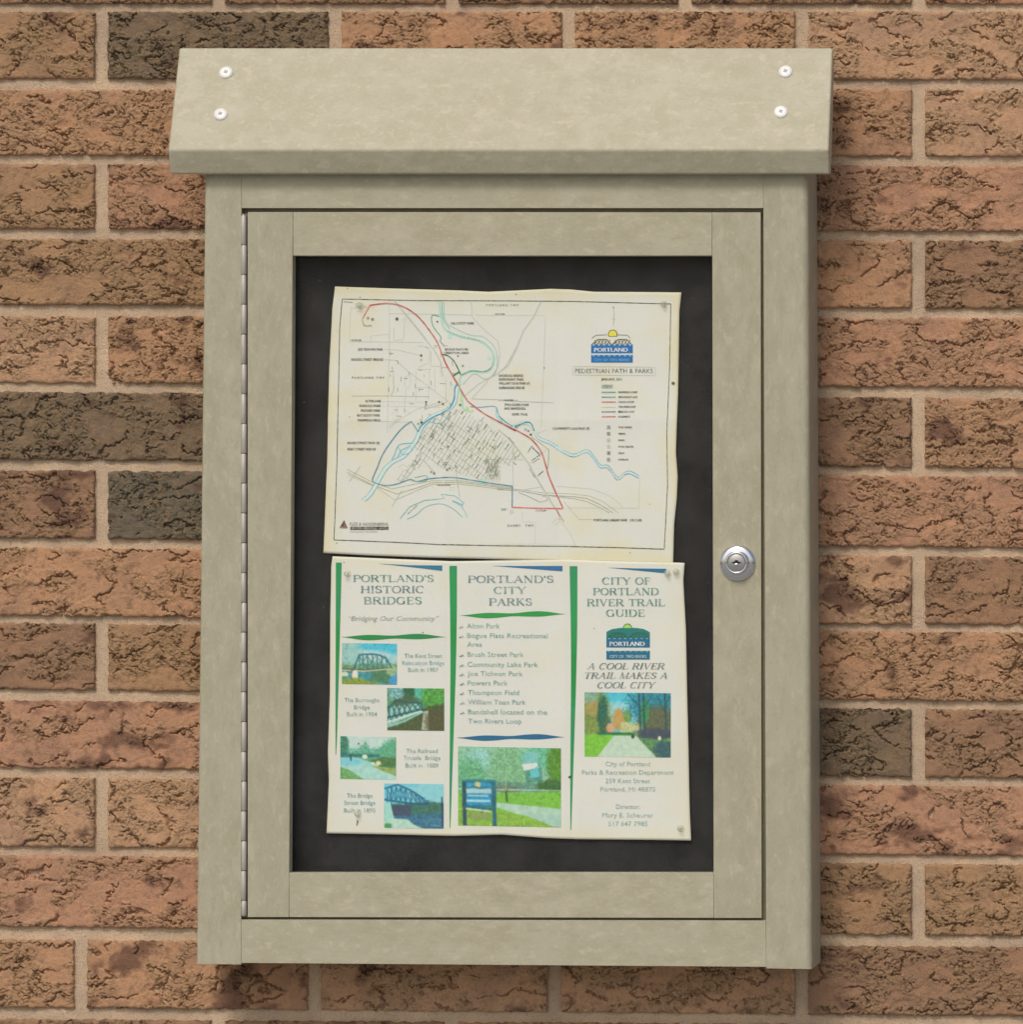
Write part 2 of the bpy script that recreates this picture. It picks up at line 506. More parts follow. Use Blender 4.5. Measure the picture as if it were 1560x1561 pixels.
def bc(r, g, b): return tuple(lin((r, g, b)) / np.array((0.66, 0.555, 0.465)))
ORANGE = bc(155, 111, 79); TAN = bc(160, 118, 86); BROWN = bc(130, 94, 68); DARK = bc(104, 82, 61)
GREY = bc(92, 78, 61); PINK = bc(154, 109, 80); OLIVE = bc(142, 104, 73)
random.seed(4)
LEFTS = {0: (BROWN, .2, .8), 1: (DARK, .1, .75), 2: (ORANGE, .0, .8), 3: (PINK, .35, .6), 4: (OLIVE, .1, .7), 5: (ORANGE, .35, .7),
         6: (DARK, .1, .6), 7: (GREY, .15, .5), 8: (ORANGE, 0, .35), 9: (OLIVE, 0, .55), 10: (PINK, .5, .25), 11: (TAN, 0, .5),
         12: (PINK, .05, .4), 13: (ORANGE, .35, .4), 14: (BROWN, .1, .7), 15: (TAN, .1, .5)}
RIGHTS = {0: (BROWN, .2, .8), 1: (TAN, .0, .45), 2: (ORANGE, .1, .6), 3: (PINK, .05, .55), 4: (ORANGE, .15, .4), 5: (PINK, .05, .65),
          6: (BROWN, .2, .75), 7: (PINK, .0, .65), 8: (TAN, .5, .4), 9: (ORANGE, .1, .6), 10: (DARK, .1, .7), 11: (PINK, .4, .4),
          12: (OLIVE, .15, .5), 13: (BROWN, .2, .65), 14: (TAN, .1, .6), 15: (BROWN, .1, .6)}
MIDS = {0: [(BROWN, .2, .8), (BROWN, .3, .8)], 1: [(ORANGE, .32, .6), (ORANGE, .1, .75)],
        13: [(TAN, .2, .45), (TAN, .2, .6)], 14: [(BROWN, .2, .7), (ORANGE, 0, .7)], 15: [(TAN, .1, .6)] * 2}
odd = [154, 510, 866, 1222]
seed = 11
for k in range(0, 16):
    drift = 0 if k < 8 else -10 - 3 * (k - 8) * 0.6
    if k % 2 == 1: joints = [-558, -202, 154, 510, 866, 1222, 1578, 1934, 2290]
    else: joints = [-736, -380, -24, 332, 688, 1044, 1400, 1756, 2112]
    if k == 13: joints = [-592, -236, 122, 479, 845, 1222, 1590, 1940, 2290]
    for i in range(len(joints) - 1):
        a, b = joints[i] + 10.5, joints[i + 1] - 10.5
        if b < -230 or a > 1790: continue
        # wholly behind the cabinet: nothing of it shows
        if 3 <= k <= 11 and a > 300 and b < 1240: continue
        if k == 2 and a > 300 and b < 1240: continue
        if k == 12 and a > 330 and b < 1215: continue
        seed += 7
        ctr = (a + b) / 2
        inview = b > 0 and a < 1560 and k <= 14
        if k in MIDS and 360 < ctr < 1150: c, p, r = MIDS[k][0 if ctr < 780 else 1]
        elif ctr < 360 and a < 260 and b > 150: c, p, r = LEFTS[k]
        elif 1150 < ctr < 1500: c, p, r = RIGHTS[k]
        else:
            c = random.choice([ORANGE, TAN, BROWN, PINK, OLIVE, ORANGE, BROWN]); p = random.choice([0, 0, .2, .4]); r = random.uniform(.4, .75)
        brick(a, b, k, c, p, seed, r, inview)

# unseen paved ground below the frame, added to bounce light up onto the cabinet
def bounce_ground_material():
    m, nt, b = new_mat("added_bounce_paving")
    n1 = noise_node(nt, mapping(nt, randomise=False), 3, 6, 0.6)
    nt.links.new(ramp(nt, n1, [(0.3, (0.27, 0.26, 0.24)), (0.7, (0.36, 0.35, 0.32))]), b.inputs["Base Color"])
    b.inputs["Roughness"].default_value = 0.95
    bump(nt, b, n1, 0.3, 0.01)
    return m
g_ = mesh_obj("ground", [(-30, -60, 0), (30, -60, 0), (30, 3, 0), (-30, 3, 0)], [(0, 1, 2, 3)], bounce_ground_material())
tag(g_, kind="structure")

# mortar bed: one gently uneven sheet between and behind the bricks
gx, gy = np.meshgrid(np.linspace(-300, 1860, 700), np.linspace(-130, 1790, 620))
mm = PA(gx, gy, YW + 0 * gx)
mm[..., 1] = YW + 0.0040 - 0.0011 * fbm(gx / 30, gy / 30, 3, 4) - 0.0005 * noise(gx / 2.8, gy / 2.8, 5)
idx = np.arange(gx.size).reshape(gx.shape)
q = np.stack([idx[:-1, :-1], idx[1:, :-1], idx[1:, 1:], idx[:-1, 1:]], -1).reshape(-1, 4)
mesh_obj("mortar", mm.reshape(-1, 3), q, M_MORTAR, wall, True)

# ------------------------------------------------------------------ boards
def board(name, quad, y0, y1, mat, parent, bev=0.0016, quad_back=None, label=None, seg=3, only=None):
    """A board whose front face is the pixel quad TL,TR,BR,BL at depth y0 and whose body runs back to y1."""
    f = [P(x, y, y0) for x, y in quad]
    if quad_back is None:
        b = [(p[0], y1, p[2]) for p in f]
    else:
        b = [P(x, y, y1) for x, y in quad_back]
    v = f + b
    fc = [(0, 3, 2, 1), (4, 5, 6, 7), (0, 1, 5, 4), (1, 2, 6, 5), (2, 3, 7, 6), (3, 0, 4, 7)]
    o = mesh_obj(name, v, fc, mat, None)
    if bev:
        md = o.modifiers.new("Bevel", 'BEVEL'); md.width = bev; md.segments = seg
        md.limit_method = 'NONE' if only is None else 'WEIGHT'
        if only is not None:
            at = o.data.attributes.new('bevel_weight_edge', 'FLOAT', 'EDGE')
            for e in o.data.edges:
                at.data[e.index].value = 1.0 if tuple(sorted(e.vertices)) in only else 0.04
        md.harden_normals = False
    for p in o.data.polygons: p.use_smooth = bool(bev)
    if bev:
        wnm = o.modifiers.new("WN", 'WEIGHTED_NORMAL'); wnm.keep_sharp = False
    put(o, parent)
    c = np.mean(np.array(v), 0)
    recentre(o, c)
    if label: o["label"] = label
    return o

cab = empty("notice_cabinet", P(775, 1474, 0.03))
tag(cab, "weathered beige recycled plastic notice cabinet with glazed locking door, hung on the brick wall", "notice board")
YB = YW - 0.002
board("frame_stile", [(312, 258), (368, 258), (367.6, 1470), (299, 1469)], 0, YB, M_VERT, cab, 0.0030, only={(0, 3)})
board("frame_stile", [(1164, 258), (1232, 258), (1238, 1477), (1168.5, 1476)], 0, YB, M_VERT, cab, 0.0058, seg=5, only={(1, 2)})
board("frame_rail", [(368.05, 250), (1163.95, 250), (1163.95, 317.5), (368.05, 317.5)], 0.0006, YB, M_HORZ, cab, 0.0002)
board("frame_rail", [(367.7, 1401.5), (1167.9, 1403), (1168.4, 1473.5), (367.7, 1467.5)], 0.0006, YB, M_HORZ, cab, 0.0002)
# black backing board
board("backing_board", [(372, 315), (1166, 315), (1166, 1405), (372, 1405)], 0.0245, 0.0305, M_BOARD, cab, 0)

# sloping roof board with bevelled drip edge: built from its cross-section
YRF, YRB = -0.020, 0.022
rf = [P(256, 229, YRF), P(1264, 229, YRF)]
rb = [P(273.5, 72.5, YRB), P(1270, 73, YRB)]
ru = [P(262, 265, -0.017), P(1262, 264, -0.017)]
rk = [P(278, 120, 0.050), P(1275, 120, 0.050)]
rt = [P(276, 80, 0.052), P(1272, 80, 0.052)]
rv = [rf[0], rf[1], rb[0], rb[1], rt[0], rt[1], rk[0], rk[1], ru[0], ru[1]]
# keep the two ends true planes
for i in (0, 2, 4, 6, 8): pass
xl = [P(256, 229, YRF)[0], P(273.5, 72.5, YRB)[0], P(262, 265, -0.006)[0]]
prof = [(YRF, rf[0][2]), (YRB, rb[0][2]), (0.050, P(276, 74, 0.05)[2] - 0.0), (0.050, P(276, 150, 0.05)[2]), (-0.006, ru[0][2])]
def lx(y): return rf[0][0] + (rb[0][0] - rf[0][0]) * (y - YRF) / (YRB - YRF)
def rx(y): return rf[1][0] + (rb[1][0] - rf[1][0]) * (y - YRF) / (YRB - YRF)
prof = [(YRF, rf[0][2]), (YRB, rb[0][2]), (YRB + 0.016, rb[0][2] - 0.012), (0.004, ru[0][2] + 0.001), (-0.0105, ru[0][2])]
v = [(lx(y), y, z) for y, z in prof] + [(rx(y), y, z) for y, z in prof]
n = len(prof)
fc = [tuple(range(n)), tuple(range(2 * n - 1, n - 1, -1))] + [((i + 1) % n, i, n + i, n + (i + 1) % n) for i in range(n)]
roof = mesh_obj("roof_board", v, fc, M_ROOF, None, True)
md = roof.modifiers.new("Bevel", 'BEVEL'); md.width = 0.0019; md.segments = 4; md.limit_method = 'NONE'
roof.modifiers.new("WN", 'WEIGHTED_NORMAL')
put(roof, cab); recentre(roof, np.mean(np.array(v), 0))
# top filler board between roof and wall
board("top_board", [(318, 100), (1236, 100), (1236, 256), (318, 256)], 0.040, YB, M_HORZ, cab, 0.001)

# screws on the roof
slope = math.atan2(rb[0][2] - rf[0][2], YRB - YRF)      # angle of the roof above the horizontal
nrm = Vector((0, -math.sin(slope), math.cos(slope)))
upv = Vector((0, math.cos(slope), math.sin(slope)))
def lathe(profile, nseg=32):
    """profile: (radius, height) pairs, axis = local z."""
    V = []; F = []
    for r, h in profile:
        for s in range(nseg):
            a = 2 * math.pi * s / nseg
            V.append((r * math.cos(a), r * math.sin(a), h))
    for i in range(len(profile) - 1):
        for s in range(nseg):
            t = (s + 1) % nseg
            F.append((i * nseg + s, i * nseg + t, (i + 1) * nseg + t, (i + 1) * nseg + s))
    F.append(tuple((len(profile) - 1) * nseg + s for s in range(nseg)))
    return V, F
def orient(V, origin, axis, up):
    ax = Vector(axis).normalized(); u2 = (Vector(up) - ax * Vector(up).dot(ax)).normalized(); x = u2.cross(ax)
    return [tuple(Vector(origin) + x * p[0] + u2 * p[1] + ax * p[2]) for p in V]
for (sx, sy) in ((345, 111.5), (336.5, 175), (1198, 110), (1191, 171.5)):
    t = (229 - sy) / (229 - 72.8)
    yy = YRF + (YRB - YRF) * t
    o3 = Vector(P(sx, sy, yy))
    V, F = lathe([(0.0058, -0.001), (0.0058, 0.0006), (0.0053, 0.0013), (0.0040, 0.0018), (0.0022, 0.0019)])
    so_ = mesh_obj("screw", orient(V, o3, nrm, upv), F, M_WHITE, roof, True)
    # cross recess
    V2 = []; F2 = []
    for a in (0.5, 0.5 + math.pi / 2):
        c_, s_ = math.cos(a), math.sin(a)
        for dx, dy in ((-.0018, -.0007), (.0018, -.0007), (.0018, .0007), (-.0018, .0007)):
            V2.append((dx * c_ - dy * s_, dx * s_ + dy * c_, 0.00215 + (0.00006 if a > 1 else 0)))
        m0 = len(V2) - 4; F2.append((m0, m0 + 1, m0 + 2, m0 + 3))
    # join recess into the screw as second material
    me = so_.data; me.materials.append(M_RECESS)
    rc = mesh_obj("recess", orient(V2, o3, nrm, upv), F2, M_RECESS, roof)
    import bmesh
    bm = bmesh.new(); bm.from_mesh(so_.data)
    nf = len(bm.faces)
    bm.from_mesh(rc.data); bm.faces.ensure_lookup_table()
    for f in bm.faces[nf:]: f.material_index = 1; f.smooth = False
    bm.to_mesh(so_.data); bm.free()
    bpy.data.objects.remove(rc, do_unlink=True)

# ------------------------------------------------------------------ door
YD = 0.0012
# inner retaining frame of the door (shows as the thin lip round the pane)
def frame_mesh(name, outer, inner, y0, y1, mat, parent):
    fo = [P(x, y, y0) for x, y in outer]; fi = [P(x, y, y0) for x, y in inner]
    v = fo + fi + [(p[0], y1, p[2]) for p in fo] + [(p[0], y1, p[2]) for p in fi]
    F = []
    for i in range(4):
        j = (i + 1) % 4
        F += [(i, 4 + i, 4 + j, j), (8 + i, 8 + j, 12 + j, 12 + i), (i, j, 8 + j, 8 + i), (4 + i, 12 + i, 12 + j, 4 + j)]
    o = mesh_obj(name, v, F, mat, parent)
    return o
door = frame_mesh("door", [(380, 326), (1157, 326), (1157, 1394), (380, 1394)],
                  [(446.5, 390.5), (1086.3, 390.5), (1088, 1331), (441.5, 1331)], 0.0135, 0.0205, M_VERT, cab)
tag(door, "glazed door of four mitreless boards")
del door["label"]
door["label"] = "hinged glazed door"
board("door_stile", [(377.5, 323.5), (446.5, 323.5), (440.5, 1397.8), (377.5, 1397.8)], YD, 0.0133, M_VERT, door, 0.0004)
board("door_stile", [(1086, 324), (1160, 324), (1161.5, 1399.2), (1088.5, 1399.2)], YD, 0.0133, M_VERT, door, 0.0004)
board("door_rail", [(446.8, 323.5), (1085.8, 324), (1085.8, 390), (446.8, 390)], YD + 0.0003, 0.0133, M_HORZ, door, 0.0004)
board("door_rail", [(440.9, 1330), (1088.2, 1330), (1088.2, 1399), (440.9, 1397.8)], YD + 0.0003, 0.0133, M_HORZ, door, 0.0004)
pane = board("pane", [(436, 380), (1096, 380), (1098, 1340), (434, 1340)], 0.0136, 0.0137, M_PANE, door, 0)
# a real pane is one sheet; keep a single face so that it shades once
me = pane.data
import bmesh
bm = bmesh.new(); bm.from_mesh(me); bm.faces.ensure_lookup_table()
bmesh.ops.delete(bm, geom=bm.faces[1:], context='FACES'); bm.to_mesh(me); bm.free()
pane.location.y -= 0.0001
# door rebate: dark stop strip behind the gap
frame_mesh("door_stop", [(366, 314), (1168, 314), (1170, 1406), (366, 1406)], [(377.1, 323.1), (1160.5, 323.6), (1162, 1399.6), (377.1, 1398.2)],
           0.0105, 0.0244, M_VERT, cab)

# piano hinge: a pin with knuckles
def cyl_z(px, py0, py1, y, r, nseg=14, inset=0.0006):
    a = P(px, py1, y); b = P(px, py0, y)
    h = b[2] - a[2]
    V, F = lathe([(0.0002, 0), (r - inset, 0), (r, inset), (r, h - inset), (r - inset, h), (0.0002, h)], nseg)
    return [(a[0] + p[0], a[1] + p[1], a[2] + p[2]) for p in V], F
V, F = cyl_z(371.7, 326, 1397, 0.0014, 0.0017)
hinge = mesh_obj("hinge", V, F, M_PIN, cab, True)
hinge["label"] = "long piano hinge down the door's left edge"
V2 = [P(367.8, 326, 0.0032), P(377.2, 326, 0.0032), P(377.2, 1398, 0.0032), P(367.8, 1398, 0.0032)]
mesh_obj("hinge_leaf", V2 + [(p[0], p[1] + 0.0012, p[2]) for p in V2],
         [(0, 3, 2, 1), (4, 5, 6, 7), (0, 1, 5, 4), (1, 2, 6, 5), (2, 3, 7, 6), (3, 0, 4, 7)], M_PIN, hinge)
yk = 328.0; kk = 0
while yk < 1394:
    y2 = min(yk + 45.4, 1396)
    V, F = cyl_z(371.6 + (0.35 if kk % 2 else -0.15), yk + 0.5, y2 - 0.3, 0.0010, 0.00215)
    mesh_obj("knuckle", V, F, M_HINGE, hinge, True)
    yk = y2 if y2 > yk + 1 else 2000; kk += 1

# lock
lo = Vector(P(1125, 858, YD))
V, F = lathe([(0.0152, -0.0005), (0.0152, 0.0006), (0.0149, 0.0016), (0.0142, 0.0026), (0.0131, 0.0034), (0.0118, 0.0038), (0.0106, 0.0038), (0.0099, 0.0040),
              (0.0096, 0.0050), (0.0095, 0.0078), (0.0091, 0.0086), (0.0084, 0.0088), (0.0076, 0.0086), (0.0075, 0.0074)], 64)
lock = mesh_obj("lock", orient(V, lo, (0, -1, 0), (0, 0, 1)), F, M_CHROME, cab, True)
V, F = lathe([(0.0074, 0.0070), (0.0074, 0.0083), (0.0069, 0.0086), (0.0001, 0.0086)], 48)
mesh_obj("lock_plug", orient(V, lo, (0, -1, 0), (0, 0, 1)), F, M_PLUG, lock, True)
V = []
for i in range(24):
    a = 2 * math.pi * i / 24
    V.append((0.0040 * math.cos(a), 0.0009 * math.sin(a) + (0.0013 if abs(math.cos(a)) < 0.45 and math.sin(a) > 0 else 0), 0.00875))
mesh_obj("keyhole", orient(V, lo + Vector((0.0001, 0, 0.0002)), (0, -1, 0), (0, 0, 1)), [tuple(range(24))], M_HOLE, lock)
V, F = lathe([(0.0019, 0.0084), (0.0017, 0.0092), (0.0008, 0.0094), (0.0001, 0.0094)], 20)
V = [(p[0] * 1.1, p[1] * 0.7 - 0.0014, p[2]) for p in V]
mesh_obj("key_gate", orient(V, lo, (0, -1, 0), (0, 0, 1)), F, M_CHROME, lock, True)

# ------------------------------------------------------------------ papers
YP = 0.0222
def wave(px, py, which):
    """How far the sheet stands out from the board, metres."""
    s = 41 if which == 0 else 77
    a = 0.0007 * fbm(px / 190, py / 230, s, 3) + 0.0004 * noise(px / 60, py / 90, s + 3)
    if which == 0:
        a = a + 0.0009 * np.exp(-np.abs(px - 677) / 14) - 0.0007 * np.exp(-np.abs(px - 852) / 12) + 0.0006 * np.exp(-np.abs(py - 640) / 14)
    else:
        a = a - 0.0006 * np.exp(-((px - 686) / 6) ** 2) - 0.0006 * np.exp(-((px - 872) / 6) ** 2)
    return a
def Q(px, py, which, lift=0.0):
    px = np.asarray(px, float); py = np.asarray(py, float)
    base = YP - (0.0007 if which == 1 else 0.0)
    co = PA(px, py, np.full_like(px, base))
    co[..., 1] = base - wave(px, py, which) - lift
    return co
def curve(pts):
    a = np.array(pts, float)
    return lambda t: np.interp(t, a[:, 0], a[:, 1])
def sheet(name, L, T, R, B, which, nx, ny):
    """L,R: list of (y, x); T,B: list of (x, y)."""
    x0, x1 = T[0][0], T[-1][0]
    u, v = np.meshgrid(np.linspace(0, 1, nx), np.linspace(0, 1, ny))
    fl, fr, ft, fb = curve(L), curve(R), curve(T), curve(B)
    yl = T[0][1] + (B[0][1] - T[0][1]) * v; yr = T[-1][1] + (B[-1][1] - T[-1][1]) * v
    px = fl(yl) * (1 - u) + fr(yr) * u
    xt = T[0][0] + (T[-1][0] - T[0][0]) * u; xb = B[0][0] + (B[-1][0] - B[0][0]) * u
    py = ft(xt) * (1 - v) + fb(xb) * v
    co = Q(px, py, which)
    back = co.copy(); back[..., 1] += 0.00025
    idx = np.arange(nx * ny).reshape(ny, nx)
    q = np.stack([idx[:-1, :-1], idx[1:, :-1], idx[1:, 1:], idx[:-1, 1:]], -1).reshape(-1, 4)
    ring = np.concatenate([idx[0, :], idx[1:, -1], idx[-1, :-1][::-1], idx[1:-1, 0][::-1]])
    off = nx * ny
    sq = np.stack([ring, np.roll(ring, -1), np.roll(ring, -1) + off, ring + off], -1)
    V = np.concatenate([co.reshape(-1, 3), back.reshape(-1, 3)])
    F = np.concatenate([q, q[:, ::-1] + off, sq])
    # paper colour: greyish white, yellowed towards the edges by age
    e = np.minimum(np.minimum(px - px.min(), px.max() - px), np.minimum(py - py.min(), py.max() - py))
    st = sstep(0.35, 1.0, np.exp(-e / 38) + 0.45 * fbm(px / 90, py / 90, 9 + which, 4)) 
    st = np.maximum(st, 0.55 * sstep(0.05, 0.5, fbm(px / 120, py / 80, 31 + which, 4)))
    c0 = np.array(alb(201, 203, 196)[:3]); c1 = np.array(alb(202, 198, 170)[:3]) if which == 0 else np.array(alb(202, 200, 182)[:3])
    col = c0 * (1 - st[..., None]) + c1 * st[..., None]
    col = np.concatenate([col.reshape(-1, 3)] * 2)
    o = mesh_obj(name, V, F, M_PAPER, None, True, colors=col)
    # flat-shade the rim only through auto smooth by angle
    recentre(o, tuple(np.mean(V, 0)))
    return o

tmap = sheet("trail_map", [(437, 511), (470, 507), (560, 502), (700, 499), (843, 493)],
             [(511, 437), (600, 440), (700, 443), (745, 445), (800, 442.5), (840, 440.5), (870, 441.5), (905, 445), (1000, 445.5), (1039, 446)],
             [(446, 1039), (475, 1036), (600, 1034), (690, 1030.8), (727, 1033.5), (760, 1032), (800, 1028), (859, 1026.5)],
             [(493, 843), (560, 846.5), (640, 849.5), (700, 851), (770, 853), (860, 856), (1026.5, 860)], 0, 130, 100)
tag(tmap, "yellowed printed river trail map pinned on black board, above the three-column sheet", "map")
broch = sheet("brochure_sheet", [(848, 507), (862, 505), (940, 503.5), (1060, 503), (1145, 500), (1190, 501.5), (1270, 498)],
              [(507, 848), (600, 852), (690, 855.5), (760, 854.5), (860, 853), (940, 855.5), (1030, 857.5), (1044, 858)],
              [(858, 1044), (885, 1042), (960, 1046), (1060, 1048), (1140, 1050), (1200, 1051), (1240, 1052), (1281, 1054)],
              [(498, 1270), (560, 1271), (690, 1274), (765, 1272), (830, 1277), (880, 1279), (1000, 1280), (1054, 1281)], 1, 130, 110)
tag(broch, "white three-column brochure sheet with photos and green bars, pinned under the map", "brochure")

# ---- ink builder: everything in photograph pixels on the sheet
class Ink:
    def __init__(s): s.v = []; s.f = []; s.c = []
    def poly(s, pts, col):
        n0 = len(s.v); s.v += [tuple(p) for p in pts]; s.f.append(tuple(range(n0, n0 + len(pts)))); s.c += [col] * len(pts)
    def tris(s, V, F, col):
        n0 = len(s.v); s.v += V; s.f += [tuple(i + n0 for i in f) for f in F]; s.c += [col] * len(V)
    def line(s, pts, w, col, closed=False, smooth=False, taper=None):
        p = np.array(pts, float)
        if smooth and len(p) > 2: p = catmull(p)
        if closed: p = np.vstack([p, p[:1]])
        # subdivide
        out = [p[0]]
        for a, b in zip(p[:-1], p[1:]):
            k = max(1, int(np.hypot(*(b - a)) / 7))
            for i in range(1, k + 1): out.append(a + (b - a) * i / k)
        p = np.array(out)
        d = np.gradient(p, axis=0); d /= np.maximum(np.hypot(d[:, 0], d[:, 1]), 1e-6)[:, None]
        nn = np.stack([-d[:, 1], d[:, 0]], 1)
        ww = np.full(len(p), w / 2.0) if taper is None else np.interp(np.linspace(0, 1, len(p)), np.linspace(0, 1, len(taper)), taper) / 2
        n0 = len(s.v)
        for q, m_, w_ in zip(p, nn, ww):
            s.v.append(tuple(q + m_ * w_)); s.v.append(tuple(q - m_ * w_)); s.c += [col, col]
        for i in range(len(p) - 1):
            s.f.append((n0 + 2 * i, n0 + 2 * i + 1, n0 + 2 * i + 3, n0 + 2 * i + 2))
    def disc(s, x, y, r, col, n=12, ry=None):
        s.poly([(x + r * math.cos(2 * math.pi * i / n), y + (ry or r) * math.sin(2 * math.pi * i / n)) for i in range(n)], col)
    def rect(s, x0, y0, x1, y1, col):
        nx = max(1, int((x1 - x0) / 12)); ny = max(1, int((y1 - y0) / 12))
        for i in range(nx):
            for j in range(ny):
                a = x0 + (x1 - x0) * i / nx; b = x0 + (x1 - x0) * (i + 1) / nx
                c = y0 + (y1 - y0) * j / ny; d = y0 + (y1 - y0) * (j + 1) / ny
                s.poly([(a, c), (b, c), (b, d), (a, d)], col)
    def build(s, name, parent, which, lift, mat):
        v = np.array(s.v)
        co = Q(v[:, 0], v[:, 1], which, lift)
        col = np.array([np.array(alb(*c)[:3]) for c in s.c]) if len(s.c) < 1 else None
        cache = {}
        cc = []
        for c in s.c:
            if c not in cache: cache[c] = alb(*c)[:3]
            cc.append(cache[c])
        return mesh_obj(name, co, s.f, mat, parent, False, colors=np.array(cc))
def catmull(p, k=5):
    P_ = np.vstack([2 * p[0] - p[1], p, 2 * p[-1] - p[-2]])
    out = []
    for i in range(1, len(P_) - 2):
        a, b, c, d = P_[i - 1], P_[i], P_[i + 1], P_[i + 2]
        for j in range(k):
            t = j / k
            out.append(0.5 * ((2 * b) + (-a + c) * t + (2 * a - 5 * b + 4 * c - d) * t * t + (-a + 3 * b - 3 * c + d) * t ** 3))
    out.append(p[-1])
    return np.array(out)
def zz(bx, by, pts, s=5.2): return [(bx + x / s, by + y / s) for x, y in pts]
A_ = lambda pts: zz(490, 420, pts)
B_ = lambda pts: zz(760, 420, pts)
C_ = lambda pts: zz(490, 630, pts)
D_ = lambda pts: zz(760, 630, pts)

# ---- sans text from Blender's own built-in typeface
_tc = bpy.data.curves.new("lettering_source", 'FONT')
_to = bpy.data.objects.new("lettering_source", _tc)
COL.objects.link(_to)
_tcache = {}
CAPH = 0.7
def text_geo(s, res=2):
    if s in _tcache: return _tcache[s]
    _tc.body = s; _tc.size = 1.0; _tc.resolution_u = res; _tc.fill_mode = 'FRONT'
    dg = bpy.context.evaluated_depsgraph_get()
    dg.update()
    ev = _to.evaluated_get(dg)
    me = ev.to_mesh()
    V = [(v.co.x, v.co.y) for v in me.vertices]; F = [tuple(p.vertices) for p in me.polygons]
    ev.to_mesh_clear()
    _tcache[s] = (V, F)
    return V, F
CAPH = max(v[1] for v in text_geo('H')[0]); print('CAPH', CAPH)
def text(ink, s, x, y, h, col, align='l', width=None, rot=0.0, shear=0.0, bold=0.0):
    """y = baseline, h = cap height, width = total width, all photograph pixels."""
    V, F = text_geo(s)
    if not V: return
    xs = [v[0] for v in V]; x0, x1 = min(xs), max(xs)
    k = h / CAPH
    kx = k if width is None else width / (x1 - x0)
    w = (x1 - x0) * kx
    ox = x if align == 'l' else (x - w / 2 if align == 'c' else x - w)
    cr, sr = math.cos(rot), math.sin(rot)
    offs = [(0, 0)] if bold == 0 else [(-bold, 0), (bold, 0)]
    for i, (bx_, by_) in enumerate(offs):
        out = []
        for a, b in V:
            lx_ = (a - x0) * kx + b * k * shear + (ox - x) + bx_; ly = b * k + by_
            out.append((x + lx_ * cr + ly * sr, y + lx_ * sr - ly * cr))
        ink.tris(out, F, col)

